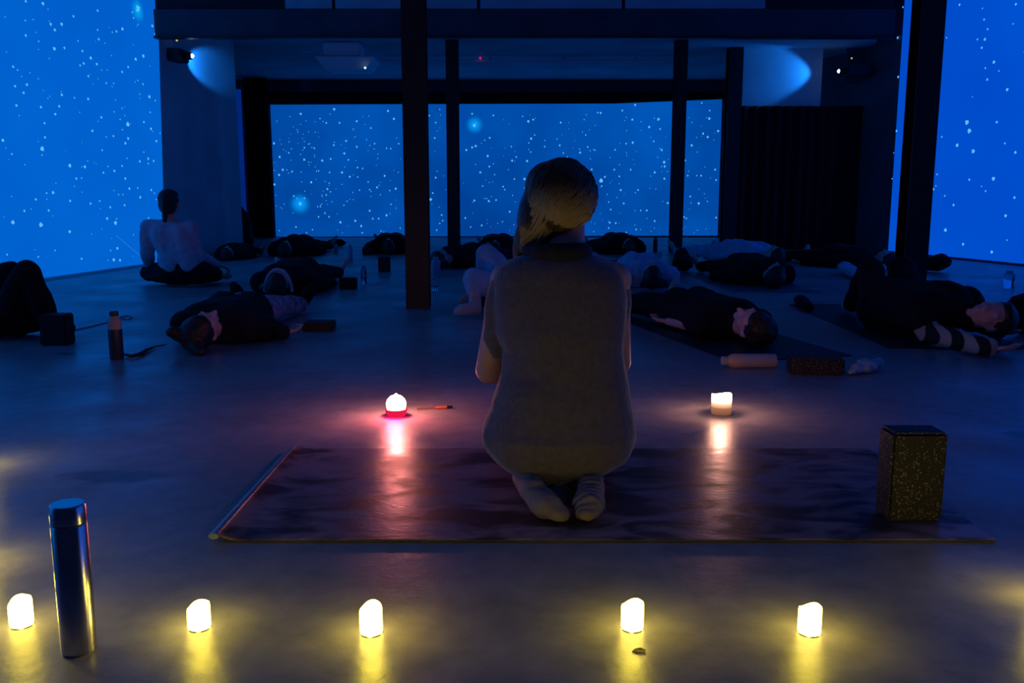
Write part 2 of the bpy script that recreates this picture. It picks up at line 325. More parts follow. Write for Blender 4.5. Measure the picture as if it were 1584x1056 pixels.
lA = lw0 + LDIR * 2.5; lE = PL(256, 406, LA, LN); lE.z = 0
zt = HC - .01
lT = PL(245, 40, LA, LN); lT = lE + (lT - lE) * (zt / lT.z)
screen('large starry blue projection on the side wall behind the seated meditating person',
       [V((lA.x, lA.y, .03)), V((lE.x, lE.y, .03)), lT, V((lA.x, lA.y, zt))], LA, LN, LDIR, scr_l, LS, 1.6, 1.0, (lE.x, lE.y, 0))
rA = rw0 + RDIR * 2.5; rE = PL(1374, 383, RA, RN); rE.z = 0
screen('large starry blue projection on the side wall beyond the black column',
       [V((rA.x, rA.y, .03)), V((rE.x, rE.y, .03)), V((rE.x, rE.y, zt)), V((rA.x, rA.y, zt))], RA, RN, -RDIR, scr_r, RS, 1.4, 1.0, (rE.x, rE.y, 0))
bn = V((0, -1, 0)); ba = V((0, BY, 0))
bp_ = [PL(427, 366, ba, bn), PL(1110, 364, ba, bn), PL(1117, 153, ba, bn), PL(950, 160, ba, bn), PL(418, 162, ba, bn)]
screen('starry blue projection across the far end wall behind the thin columns', bp_, ba, bn, V((1, 0, 0)), scr_b, BS, 1.1, .95, (0, BY, 0))
# shooting star streak and star glows on the side screen
# narrow blue panel beyond the left wall
pn = [PL(372, 330, ba, bn), PL(380, 330, ba, bn), PL(376, 138, ba, bn), PL(347, 138, ba, bn)]
mb = MB(); a0 = W(352, 345, BY - 1.2); mb.box((W(354, 300, BY - .3).x, BY - .3, .0), (W(379, 300, BY - .3).x, BY - .25, W(360, 138, BY - .3).z))
tag(mb.build('side_screen', screen_mat('dim_projection', (0, .012, .12), (0, .02, .2), 1.0)), 'narrow dim blue lit panel standing beyond the end of the pale wall', 'screen')

def add_glow(m, pt, rad, col):
    nt = m.node_tree; e = nt.nodes['Emission']; src = e.inputs[0].links[0].from_socket
    g_ = nt.nodes.new('ShaderNodeNewGeometry'); d_ = nt.nodes.new('ShaderNodeVectorMath'); d_.operation = 'DISTANCE'; d_.inputs[1].default_value = pt
    nt.links.new(g_.outputs['Position'], d_.inputs[0]); r_ = nt.nodes.new('ShaderNodeMapRange'); r_.interpolation_type = 'SMOOTHERSTEP'
    r_.inputs[1].default_value = rad; r_.inputs[2].default_value = 0; nt.links.new(d_.outputs['Value'], r_.inputs[0])
    mx = nt.nodes.new('ShaderNodeMix'); mx.data_type = 'RGBA'; nt.links.new(r_.outputs[0], mx.inputs[0]); nt.links.new(src, mx.inputs[6]); mx.inputs[7].default_value = (*col, 1)
    nt.links.new(mx.outputs[2], e.inputs[0])
add_glow(scr_l, PL(213, 16, LA, LN), .16, (0, .35, .85)); add_glow(scr_b, PL(464, 315, ba, bn), .24, (0, .3, .9)); add_glow(scr_b, PL(734, 193, ba, bn), .20, (0, .3, .9))
# ---- beams, lintels, black curtain masses
zb0 = W(800, 57, 10.6).z
bm_ = empty('ceiling_beam', (0, 10.6, HL), 'dark steel beam crossing the whole room just under the ceiling', 'beam')
mb = MB(); mb.box((LB.x + .03, 10.6, zb0), (W(1385, 30, 10.6).x, 10.72, HL - .001)); o = mb.build('beam_web', mat('beam_paint', (.05, .06, .08), .6, noise_s=3), bm_)
o.matrix_parent_inverse = Matrix.Translation((0, -10.6, -HL))
mb = MB(); mb.box((LB.x + .03, 10.55, zb0 - .02), (W(1385, 30, 10.6).x, 10.66, zb0)); o = mb.build('beam_flange', black_steel, bm_)
o.matrix_parent_inverse = Matrix.Translation((0, -10.6, -HL))
zl = W(800, 142, BY - .1).z
lintel = MB(); a = W(300, 165, BY - .1); b = W(1130, 140, BY - .1)
lp = [(W(300, 162, BY - .1).x, W(418, 161, BY - .1).z), (W(950, 160, BY - .1).x, W(950, 159.5, BY - .1).z), (W(1135, 152, BY - .1).x, W(1135, 152, BY - .1).z),
      (W(1135, 152, BY - .1).x, zl), (W(300, 162, BY - .1).x, zl)]
lintel.add([V((x, BY - .1, z)) for x, z in lp] + [V((x, BY + .02, z)) for x, z in lp], [tuple(range(5)), tuple(range(9, 4, -1))] + [(i, (i + 1) % 5, (i + 1) % 5 + 5, i + 5) for i in range(5)])
o = lintel.build('trim_1', black_cloth); o['kind'] = 'structure'
def curtain(x0, x1, y, z0, z1, label, amp=.035, wl=.16, step=.03, m=None):
    n = max(8, int(abs(x1 - x0) / step)); vs = []; fs = []
    for i in range(n + 1):
        x = x0 + (x1 - x0) * i / n; yy = y + amp * math.sin(2 * math.pi * x / wl) + amp * .4 * math.sin(2 * math.pi * x / wl * .37 + 1)
        vs += [V((x, yy, z0)), V((x, yy, z1)), V((x, yy + .01, z1)), V((x, yy + .01, z0))]
    for i in range(n):
        for k in range(4):
            fs.append((i * 4 + k, i * 4 + (k + 1) % 4, (i + 1) * 4 + (k + 1) % 4, (i + 1) * 4 + k))
    fs += [(0, 1, 2, 3), (n * 4 + 3, n * 4 + 2, n * 4 + 1, n * 4)]
    mb = MB(); mb.add(vs, fs); o = mb.build('black_curtain', m or black_cloth, smooth=True)
    return tag(o, label, 'curtain')
curtain(W(1119, 300, DY - .1).x, rE.x - .07, DY - .1, .01, W(1200, 164, DY - .1).z, 'wide black curtain hanging in front of the upper pale wall under the projector beam')
curtain(W(388, 300, BY - .25).x, W(425, 300, BY - .25).x, BY - .45, .01, HL - .01, 'black curtain hanging beside the far starry projection, next to the narrow blue panel')
boxo('wall_side_return', (W(1310, 60, DY).x, DY - .03, W(1250, 163, DY).z + .3), (rE.x - .05, DY - .005, HL), wall_paint, kind='structure')

# ---- columns
def column(px, ybase, wd, label, face=0.0, dp=None, name='steel_column'):
    HT = HC if G(px, ybase).y < 10 else HL
    g = G(px, ybase); d = dp or wd
    t = empty(name, (g.x, g.y + d / 2, 0), label, 'column', 'black steel columns')
    tf = .012
    for s in (-1, 1):
        mb = MB(); mb.box((-wd / 2, s * (d / 2) - tf / 2 * (1 + s), .02), (wd / 2, s * (d / 2) + tf / 2 * (1 - s), HT)); mb.build('flange', black_steel, t)
    mb = MB(); mb.box((-.006, -d / 2 + tf, .02), (.006, d / 2 - tf, HT)); mb.build('web', black_steel, t)
    mb = MB(); mb.box((-wd / 2 - .001, -d / 2 - .001, 0), (wd / 2 + .001, d / 2 + .001, .02)); mb.build('base_plate', black_steel, t)
    return t
column(646, 478, .162, 'black steel column nearest the kneeling woman, rising from the middle of the floor')
column(702, 392, .165, 'thin black steel column between the wide central column and the kneeling woman')
column(1046, 390, .165, 'thin black steel column standing right of the kneeling woman before the far projection')
column(1412, 478, .162, 'black steel column in front of the side wall projection', dp=.17)
column(1128, 386, .20, 'black steel column at the end of the black curtain beside the far projection')
column(347, 389, .09, 'black steel column at the end of the pale wall by the seated person')

# ---- things under the ceiling
u = empty('ceiling_projector', W(540, 66, 12.9), 'pale box projector with a flared tray hanging under the ceiling above the far projection', 'projector')
c0 = W(540, 66, 12.9); grey_plastic = mat('pale_grey_plastic', (.8, .85, .9), .5)
def rel(o, c): o.matrix_parent_inverse = Matrix.Translation(-V(c)); return o
a, b = W(503, 91, 12.9), W(560, 68, 12.9); mb = MB(); mb.box((a.x, 12.75, a.z), (b.x, 13.1, b.z)); rel(mb.build('body', grey_plastic, u, bevel=.02), c0)
a = W(493, 92, 12.9); b = W(583, 92, 12.9); c = W(508, 110, 12.9); d = W(570, 110, 12.9); mb = MB()
q = []
for yy in (12.6, 13.3):
    q += [V((a.x, yy, a.z)), V((b.x, yy, b.z)), V((d.x, yy + (.08 if yy < 13 else -.08), d.z)), V((c.x, yy + (.08 if yy < 13 else -.08), c.z))]
mb.add(q, [(0, 1, 2, 3), (7, 6, 5, 4), (0, 4, 5, 1), (1, 5, 6, 2), (2, 6, 7, 3), (3, 7, 4, 0)]); rel(mb.build('tray', grey_plastic, u, bevel=.012), c0)
mb = MB(); p = W(565, 105, 12.6); mb.lathe([(.001, 0), (.016, 0), (.016, .02), (.001, .02)], 12, Matrix.Translation(p) @ Matrix.Rotation(R(90), 4, 'X')); rel(mb.build('indicator_lamp', emit('white_lamp', (.5, .8, 1), 1.2), u), c0)
mb = MB(); mb.tube([W(530, 70, 12.9), V((W(530, 70, 12.9).x, 12.9, HL))], .02); rel(mb.build('hanging_rod', black_steel, u), c0)
mb = MB(); mb.tube([W(500, 80, 12.9), W(490, 78, 12.8), W(470, 81, 12.7)], .012); rel(mb.build('cable', grey_plastic, u), c0)
mb = MB(); a = W(590, 94, 14.2); b = W(1040, 96, 14.2); tb = empty('hanging_tube', a, 'long thin pale tube hanging level under the ceiling beyond the beam', 'tube')
mb.tube([a, b], .022); rel(mb.build('tube_body', mat('pale_tube', (.85, .85, .9), .4), tb, smooth=True), a)
for k in range(4):
    p = a.lerp(b, (k + .5) / 4); mb = MB(); mb.tube([p, V((p.x, p.y, HL))], .006); rel(mb.build('hanger', black_steel, tb), a)
p = W(743, 90, 14.15); mb = MB(); ell(mb, p, .018); tag(mb.build('red_indicator_lamp', emit('red_lamp', (.6, .02, .15), .8)), 'tiny red indicator lamp on the hanging pale tube', 'lamp')

lens_m = emit('projector_lens', (.6, .8, 1), 6)
def beam_projector(p, label, dirx, power, blend, ang, yaw, tint=(.01, .22, 1)):
    t = empty('wall_projector', p, label, 'projector')
    mb = MB(); mb.box((-.16, -.14, -.07), (.16, .14, .07)); mb.build('housing', black_steel, t, bevel=.012).location = (-dirx * .24, 0, 0)
    M = Matrix.Rotation(R(90) * dirx, 4, 'Y'); mb = MB(); mb.lathe([(.04, 0), (.045, .05), (.04, .09), (.03, .09)], 20, M); mb.build('lens_barrel', black_steel, t, smooth=True).location = (-dirx * .09, 0, 0)
    mb = MB(); ell(mb, (0, 0, 0), .026); o = mb.build('lens', lens_m, t)
    mb = MB(); mb.box((-.015, -.015, .07), (.015, .015, .30)); mb.build('bracket', black_steel, t).location = (-dirx * .24, 0, 0)
    mb = MB(); ell(mb, (0, 0, 0), .012); o = mb.build('status_lamp', emit('amber_lamp', (.6, .45, .15), 1), t); o.location = (-dirx * .13, -.1, .16)
    l = bpy.data.lights.new('projector_light', 'SPOT'); l.energy = power; l.color = tint; l.spot_size = R(ang); l.spot_blend = blend; l.shadow_soft_size = .02
    lo = bpy.data.objects.new('projector_light', l); C.objects.link(lo); lo.parent = t; lo.location = (dirx * .04, 0, 0)
    return t, lo
pr = W(1298, 110, DY - .25)
t, lo = beam_projector(pr, 'black projector with a bright white lens above the wide black curtain', -1, 34, .5, 62, 0)
lo.rotation_euler = V((-1, .22, 0)).to_track_quat('-Z', 'Y').to_euler()
pl_ = PL(272, 87, LA, LN) + LN * .2
t, lo = beam_projector(pl_, 'black projector with a bright lens on the pale wall beside the left projection', 1, 60, .6, 38, 0)
lo.rotation_euler = (LDIR * 1 - LN * .42 + V((0, 0, -.02))).to_track_quat('-Z', 'Y').to_euler()
t.rotation_euler = (0, 0, 0)

# ================================================================== CANDLES
def glow_light(name, e, col, parent, loc, size=.015, spec=.35):
    l = bpy.data.lights.new(name, 'POINT'); l.energy = e; l.color = col; l.shadow_soft_size = size; l.specular_factor = spec
    lo = bpy.data.objects.new(name, l); C.objects.link(lo); lo.parent = parent; lo.location = loc; return lo
def led_candle(px, ybase, hpx, label, tilt, group='led candles in the front row', seed=0):
    g = G(px, ybase); g.y += .02
    t = empty('led_candle', g, label, 'candle', group)
    rd = .021; H = hpx * (g.y / F) * .86
    rnd = random.Random(seed); seg = 36; rings = 10; vs = []
    for i in range(rings):
        k = i / (rings - 1)
        for j in range(seg):
            an = 2 * math.pi * j / seg
            top = H * (1 + .10 * math.sin(an + tilt) + .04 * math.sin(3 * an + seed))
            r = rd * (1 + .02 * math.sin(5 * an + seed) + (.0 if k < .92 else -.06) - (.05 if k < .05 else 0))
            vs.append(V((r * math.cos(an), r * math.sin(an), top * k)))
    n = len(vs)
    for j in range(seg):                      # inner rim, sunken top
        an = 2 * math.pi * j / seg; top = H * (1 + .10 * math.sin(an + tilt)); vs.append(V((rd * .75 * math.cos(an), rd * .75 * math.sin(an), top - .004)))
    for j in range(seg):
        an = 2 * math.pi * j / seg; vs.append(V((rd * .55 * math.cos(an), rd * .55 * math.sin(an), H * .82)))
    fs = [(i * seg + j, i * seg + (j + 1) % seg, (i + 1) * seg + (j + 1) % seg, (i + 1) * seg + j) for i in range(rings + 1) for j in range(seg)]
    fs += [tuple(reversed(range(seg))), tuple((rings + 1) * seg + j for j in range(seg))]
    mb = MB(); mb.add(vs, fs); mb.build('wax_body', led_m, t, smooth=True)
    mb = MB(); mb.lathe([(.0015, H * .80), (.004, H * .86), (.0035, H * .93), (.0006, H * 1.05)], 10); mb.build('flame_bulb', led_flame, t, smooth=True)
    mb = MB(); mb.lathe([(.0205, .0), (.0205, .002)], 24); mb.build('base_cap', mat('white_plastic', (.6, .6, .55), .5), t)
    glow_light('candle_light', .30, (1, .76, .03), t, (0, 0, H + .035))
    return t
led_m = emit('lit_led_wax', (1, .74, .11), 9.2)
led_flame = emit('led_flame', (1, .75, .15), 22)
led_candle(25, 974, 50, 'glowing white led candle beside the upright steel bottle', 0.3, seed=1)
led_candle(303, 978, 46, 'glowing led candle on the floor below the mat\'s curled corner', 1.2, seed=2)
led_candle(572, 986, 52, 'glowing led candle on the floor, third from the steel bottle side, slanting top', .6, seed=3)
led_candle(980, 979, 52, 'tall glowing led candle on the floor below the kneeling woman\'s feet', 2.2, seed=4)
led_candle(1257, 986, 54, 'glowing led candle on the floor nearest the speckled cork block', 2.6, seed=5)
led_candle(1628, 935, 52, 'glowing led candle just past the picture edge beside the block', 1.6, 'led candles past the picture edge', seed=6)
led_candle(-42, 880, 50, 'glowing led candle just past the picture edge near the steel bottle', 1.6, 'led candles past the picture edge', seed=7)
led_candle(-42, 725, 42, 'glowing led candle just past the picture edge further back', 1.6, 'led candles past the picture edge', seed=8)

# red glass votive
g = G(611, 647); g.y += .04
rc = empty('red_votive_candle', g, 'round glowing candle in a red glass holder on the floor', 'candle')
glass_red = emit('lit_red_glass', (.8, .01, .06), 1.0)
mb = MB(); mb.lathe([(.030, 0), (.034, .004), (.038, .014), (.040, .022), (.0405, .027), (.037, .027), (.035, .022), (.032, .010), (.001, .008)], 36, cap=False); mb.build('glass_holder', glass_red, rc, smooth=True)
hot = emit('hot_candle_wax', (1, .42, .27), 9)
mb = MB(); mb.lathe([(.001, .012), (.032, .014), (.0355, .035), (.037, .048), (.032, .062), (.020, .074), (.001, .078)], 32, cap=False); mb.build('wax', hot, rc, smooth=True)
mb = MB(); mb.lathe([(.001, .070), (.008, .074), (.009, .077), (.005, .081), (.0005, .084)], 12, cap=False); mb.build('flame', emit('candle_flame', (1, .5, .2), 40), rc, smooth=True)
glow_light('flame_light', 3.6, (1, .28, .22), rc, (0, 0, .135))
l = bpy.data.lights.new('red_glow', 'POINT'); l.energy = 1.6; l.color = (1, .01, .12); l.shadow_soft_size = .03
lo = bpy.data.objects.new('red_glow', l); C.objects.link(lo); lo.parent = rc; lo.location = (0, -.06, .035)

# pillar candle
g = G(1119, 643); g.y += .037
pc = empty('pillar_candle', g, 'short cream pillar candle burning on the floor, white hot on top', 'candle')
wm = bpy.data.materials.new('translucent_pillar_wax'); wm.use_nodes = True; nt = wm.node_tree; b = nt.nodes['Principled BSDF']
b.inputs['Base Color'].default_value = (.3, .15, .1, 1); b.inputs['Roughness'].default_value = .5
tc = nt.nodes.new('ShaderNodeTexCoord'); sx = nt.nodes.new('ShaderNodeSeparateXYZ'); mr = nt.nodes.new('ShaderNodeValToRGB')
nt.links.new(tc.outputs['Generated'], sx.inputs[0]); nt.links.new(sx.outputs[2], mr.inputs[0]); nt.links.new(mr.outputs[0], b.inputs['Emission Color'])
b.inputs['Emission Strength'].default_value = 14
e = mr.color_ramp.elements; e[0].position = .0; e[0].color = (.012, .005, .0025, 1); e[1].position = .85; e[1].color = (1, .55, .28, 1)
x = mr.color_ramp.elements.new(.32); x.color = (.024, .010, .005, 1); x = mr.color_ramp.elements.new(.55); x.color = (.12, .055, .028, 1)
seg = 36; vs = []
H = .072
for i, (r, k) in enumerate([(.034, 0), (.0365, .04), (.037, .3), (.037, .6), (.037, .9), (.0355, 1.0), (.032, .98), (.030, .86), (.001, .82)]):
    for j in range(seg):
        an = 2 * math.pi * j / seg; dz = .06 * math.sin(an * 2 + 1) * (k > .85)
        vs.append(V((r * math.cos(an), r * math.sin(an), H * (k + dz))))
mb = MB(); mb.add(vs, [(i * seg + j, i * seg + (j + 1) % seg, (i + 1) * seg + (j + 1) % seg, (i + 1) * seg + j) for i in range(8) for j in range(seg)] + [tuple(reversed(range(seg)))])
mb.build('wax', wm, pc, smooth=True)
mb = MB(); mb.lathe([(.001, H * .82), (.007, H * .84), (.008, H * .92), (.005, H * 1.0), (.0005, H * 1.06)], 12, cap=False); mb.build('flame', MATS['candle_flame'], pc, smooth=True)
glow_light('flame_light', 1.7, (1, .42, .30), pc, (0, 0, .11))

# ================================================================== YOGA MAT with a curled end
matm = mat('marbled_dark_mat', (.03, .02, .026), .33)
def marble(m):
    nt = m.node_tree; b = nt.nodes['Principled BSDF']; tc = nt.nodes['Texture Coordinate']
    mp = nt.nodes.new('ShaderNodeMapping'); mp.inputs['Scale'].default_value = (1, 1.8, 1); nt.links.new(tc.outputs['Object'], mp.inputs[0])
    n = nt.nodes.new('ShaderNodeTexNoise'); n.inputs['Scale'].default_value = 5; n.inputs['Detail'].default_value = 7; n.inputs['Distortion'].default_value = .8; nt.links.new(mp.outputs[0], n.inputs[0])
    r = nt.nodes.new('ShaderNodeValToRGB'); e = r.color_ramp.elements; e[0].position = .42; e[0].color = (.025, .017, .022, 1); e[1].position = .58; e[1].color = (.40, .25, .26, 1)
    nt.links.new(n.outputs[0], r.inputs[0]); nt.links.new(r.outputs[0], b.inputs['Base Color'])
    rr = nt.nodes.new('ShaderNodeMapRange'); rr.inputs[1].default_value = .35; rr.inputs[2].default_value = .65; rr.inputs[3].default_value = .5; rr.inputs[4].default_value = .3
    nt.links.new(n.outputs[0], rr.inputs[0]); nt.links.new(rr.outputs[0], b.inputs['Roughness'])
    n2 = nt.nodes.new('ShaderNodeTexNoise'); n2.inputs['Scale'].default_value = 60; nt.links.new(mp.outputs[0], n2.inputs[0])
    bp = nt.nodes.new('ShaderNodeBump'); bp.inputs['Strength'].default_value = .15; bp.inputs['Distance'].default_value = .005; nt.links.new(n2.outputs[0], bp.inputs['Height']); nt.links.new(bp.outputs[0], b.inputs['Normal'])
marble(matm)
fl, bl = G(318, 838), G(432, 697)
y0, y1 = fl.y, bl.y; x0 = fl.x + .02; x1 = x0 + 1.82
mt = empty('yoga_mat', ((x0 + x1) / 2, (y0 + y1) / 2, 0), 'long dark marbled yoga mat under the kneeling woman, one end curled up', 'mat')
th = .006; prof = []
for i in range(60): prof.append((x1 - (x1 - x0 - .08) * i / 59, 0))
for i in range(1, 15):                        # the curl: rises and folds over slightly
    a = R(80) * i / 14; prof.append((x0 + .08 - .075 * math.sin(a), .022 * (1 - math.cos(a))))
vs = []; fs = []; NY = 14
for i, (x, z) in enumerate(prof):
    p2 = prof[min(i + 1, len(prof) - 1)]; p1 = prof[max(i - 1, 0)]
    t_ = V((p2[0] - p1[0], 0, p2[1] - p1[1])).normalized(); nn = V((-t_.z, 0, t_.x));
    if nn.z < 0 or (abs(nn.z) < .01 and nn.x < 0): nn = -nn
    for j in range(NY + 1):
        y = y0 + (y1 - y0) * j / NY; k = z * (1.0 - .25 * (j / NY))
        vs.append(V((x, y, k + .001))); 
    for j in range(NY + 1):
        y = y0 + (y1 - y0) * j / NY; k = z * (1.0 - .25 * (j / NY)); q = V((x, y, k + .001)) + nn * th
        vs.append(q)
S = 2 * (NY + 1)
for i in range(len(prof) - 1):
    for j in range(NY):
        fs.append((i * S + j, i * S + j + 1, (i + 1) * S + j + 1, (i + 1) * S + j))
        fs.append((i * S + NY + 1 + j, (i + 1) * S + NY + 1 + j, (i + 1) * S + NY + 2 + j, i * S + NY + 2 + j))
    for j, k in ((0, NY + 1), (NY, 2 * NY + 1)): fs.append((i * S + j, (i + 1) * S + j, (i + 1) * S + k, i * S + k))
for i in (0, len(prof) - 1):
    for j in range(NY): fs.append((i * S + j, i * S + j + 1, i * S + NY + 2 + j, i * S + NY + 1 + j))
mb = MB(); mb.add(vs, fs); rel(mb.build('mat_sheet', matm, mt, smooth=True), mt.location)
# pale underside edging along the front; the curled rim's blue reflection is painted in
edge_m = mat('mat_edge', (.07, .07, .08), .5)
mb = MB(); mb.tube([(x1, y0 - .002, .004), ((x0 + x1) / 2, y0 - .002, .004), (x0 + .08, y0 - .002, .004)], .0018, 6); rel(mb.build('edge_strip', edge_m, mt), mt.location)
mb = MB(); mb.tube([(x1, y1 + .002, .005), (x0 + .08, y1 + .002, .005)], .0022, 6); rel(mb.build('edge_strip', edge_m, mt), mt.location)
end = prof[-1]
mb = MB(); mb.tube([(end[0] - .006, y0 - .004 + (y1 - y0 + .008) * j / 8, end[1] * (1 - .25 * j / 8) - .003) for j in range(9)], [.012 - .0005 * j for j in range(9)], 16, .6)
o = rel(mb.build('curled_rim', mat('curl_rim', (.30, .40, .52), .28), mt, smooth=True), mt.location); o['label'] = 'smooth rim of the curled mat end with a blue reflection painted into its colour'

# ================================================================== BLOCKS
cork = mat('speckled_cork', (.03, .025, .018), .6)
def speckle(m, s=170):
    nt = m.node_tree; b = nt.nodes['Principled BSDF']; tc = nt.nodes['Texture Coordinate']
    v = nt.nodes.new('ShaderNodeTexVoronoi'); v.inputs['Scale'].default_value = s; nt.links.new(tc.outputs['Object'], v.inputs[0])
    sx = nt.nodes.new('ShaderNodeSeparateColor'); nt.links.new(v.outputs['Color'], sx.inputs[0])
    r = nt.nodes.new('ShaderNodeValToRGB'); e = r.color_ramp.elements; e[0].position = .55; e[0].color = (.020, .016, .02, 1); e[1].position = .96; e[1].color = (.26, .21, .22, 1)
    nt.links.new(sx.outputs[0], r.inputs[0])
    mt_ = nt.nodes.new('ShaderNodeMath'); mt_.operation = 'LESS_THAN'; mt_.inputs[1].default_value = .42; nt.links.new(v.outputs['Distance'], mt_.inputs[0])
    mx = nt.nodes.new('ShaderNodeMix'); mx.data_type = 'RGBA'; nt.links.new(mt_.outputs[0], mx.inputs[0]); mx.inputs[6].default_value = (.012, .010, .012, 1); nt.links.new(r.outputs[0], mx.inputs[7])
    nt.links.new(mx.outputs[2], b.inputs['Base Color'])
    bp = nt.nodes.new('ShaderNodeBump'); bp.inputs['Strength'].default_value = .4; bp.inputs['Distance'].default_value = .002; nt.links.new(v.outputs['Distance'], bp.inputs['Height']); nt.links.new(bp.outputs[0], b.inputs['Normal'])
speckle(cork)
def block(c, size, m, label, rz=0, group='yoga blocks on the floor'):
    mb = MB(); sx, sy, sz = size; mb.box((-sx / 2, -sy / 2, 0), (sx / 2, sy / 2, sz))
    o = mb.build('yoga_block', m, bevel=.007); o.location = c; o.rotation_euler = (0, 0, rz); return tag(o, label, 'block', group)
dark_foam = mat('dark_foam', (.006, .006, .009), .7, noise_s=40, noise_a=.3)
g = G(1417, 812, .0); block((g.x + .0, g.y + .05, .0075), (.134, .085, .222), cork, 'dark speckled cork yoga block standing upright on the mat')
g = G(1268, 580); block((g.x, g.y + .07, 0), (.23, .15, .075), cork, 'dark speckled cork block lying flat beside the pale water bottle', R(-8))
g = G(538, 448); block((g.x, g.y + .04, 0), (.145, .08, .10), dark_foam, 'low black yoga block on open floor beside the person lying near the column')
g = G(594, 421); block((g.x, g.y + .04, 0), (.12, .08, .16), dark_foam, 'black yoga block standing upright left of the central column')
g = G(566, 396); block((g.x - .02, g.y + .3, 0), (.14, .08, .09), dark_foam, 'small black yoga block beside the tall pale bottle')
g = G(491, 512); block((g.x, g.y + .06, 0), (.17, .17, .05), mat('brown_foam', (.06, .025, .02), .7), 'flat reddish brown block at the feet of the person lying near the small water bottle')
g = G(1375, 458); block((g.x, g.y + .05, 0), (.12, .12, .1), mat('blue_grey_foam', (.10, .12, .2), .6), 'blue grey block against the foot of the black column')

# ================================================================== BOTTLES
steel = mat('brushed_steel', (.62, .60, .58), .2, metal=1.0, bump=.03, bump_s=120, stretch=(1, 1, .05))
def steel_bottle():
    g = G(110, 1018); g.y += .03
    t = empty('steel_bottle', g, 'tall brushed steel thermos bottle standing at the picture corner beside an led candle', 'bottle')
    H = .272; r = .0295
    mb = MB(); mb.lathe([(.001, 0), (r - .003, 0), (r, .003), (r, H - .038), (r - .0015, H - .036)], 48, cap=False); mb.build('body', steel, t, smooth=True)
    mb = MB(); mb.lathe([(r - .002, H - .0365), (r - .002, H - .034)], 48); mb.build('seam', black_steel, t)
    mb = MB(); mb.lathe([(r - .001, H - .034), (r, H - .033), (r, H - .004), (r - .003, H), (.001, H)], 48, cap=False); mb.build('cap', steel, t, smooth=True)
steel_bottle()
def bottle(g, H, r, label, mbody, mneck, mcap, lying=None, prof=None):
    t = empty('water_bottle', g, label, 'bottle', 'water bottles on the floor')
    mb = MB(); mb.lathe([(.001, 0), (r * .92, 0), (r, .006), (r, H * .62), (r, H * .64)], 28, cap=False); mb.build('body', mbody, t, smooth=True)
    mb = MB(); mb.lathe([(r, H * .64), (r, H * .80), (r * .9, H * .84), (r * .6, H * .90), (r * .55, H * .92)], 28, cap=False); mb.build('neck', mneck, t, smooth=True)
    mb = MB(); mb.lathe([(r * .62, H * .915), (r * .64, H * .93), (r * .64, H), (r * .5, H + .003), (.001, H + .003)], 24); mb.build('cap', mcap, t, smooth=True)
    if lying is not None:
        t.rotation_euler = (R(90), 0, lying); t.location.z = r
    return t
navy = mat('dark_bottle_coat', (.04, .045, .06), .35); beige = mat('beige_plastic', (.55, .42, .34), .5); blackp = mat('black_plastic', (.015, .015, .018), .4)
palep = mat('pale_lilac_plastic', (.42, .40, .5), .45); glassy = mat('clear_plastic', (.7, .8, .9), .08, trans=1.0)
g = G(177, 557); bottle(V((g.x, g.y + .03, 0)), .235, .033, 'dark water bottle with beige shoulder standing by the lying person with the hooded dark top', navy, beige, navy)
g = G(1203, 571); bottle(V((g.x, g.y + .04, 0)), .25, .033, 'pale lilac water bottle lying on its side beside the cork block', palep, beige, mat('white_cap', (.5, .45, .45), .5), lying=R(-90))
g = G(541, 403); bottle(V((g.x, g.y + .03, 0)), .19, .032, 'tall pale blue bottle standing far back left of the central column', mat('pale_blue_plastic', (.3, .4, .6), .4), palep, palep)
g = G(674, 428); bottle(V((g.x, g.y + .03, 0)), .19, .045, 'wide pale pink bottle standing right behind the central column', mat('pale_pink_plastic', (.5, .38, .5), .4), palep, palep)
g = G(562, 440); bottle(V((g.x, g.y + .03, 0)), .17, .026, 'clear bottle standing alone on open floor behind the low black block', glassy, glassy, palep)
g = G(519, 391); bottle(V((g.x, g.y + .03, 0)), .12, .03, 'small grey bottle far back beside the dark bag', palep, palep, palep)
g = G(1014, 390); bottle(V((g.x, g.y + .03, 0)), .21, .03, 'slim black bottle far back beside the thin column right of the woman', blackp, blackp, blackp)
g = G(1563, 446); bottle(V((g.x, g.y + .03, 0)), .15, .045, 'wide clear bottle on the floor before the side wall projection', glassy, glassy, palep)
g = G(672, 450); bottle(V((g.x, g.y + .03, 0)), .11, .03, 'short clear blue bottle on the floor beside the pale pink bottle', glassy, glassy, palep)

# lighter by the red candle
a = G(645, 632, .006); b = G(700, 629, .006); t = empty('stick_lighter', a, 'long thin stick lighter with black tip lying beside the red candle', 'lighter')
mb = MB(); mb.tube([a, a.lerp(b, .55)], .0028, 8); rel(mb.build('rod', mat('copper_metal', (.5, .25, .18), .35, metal=.8), t), a)
mb = MB(); mb.tube([a.lerp(b, .5), a.lerp(b, .85)], .005, 8); rel(mb.build('handle', mat('orange_plastic', (.6, .22, .08), .4), t), a)
mb = MB(); mb.tube([a.lerp(b, .84), b], [.006, .0045], 8); rel(mb.build('tip', blackp, t), a)
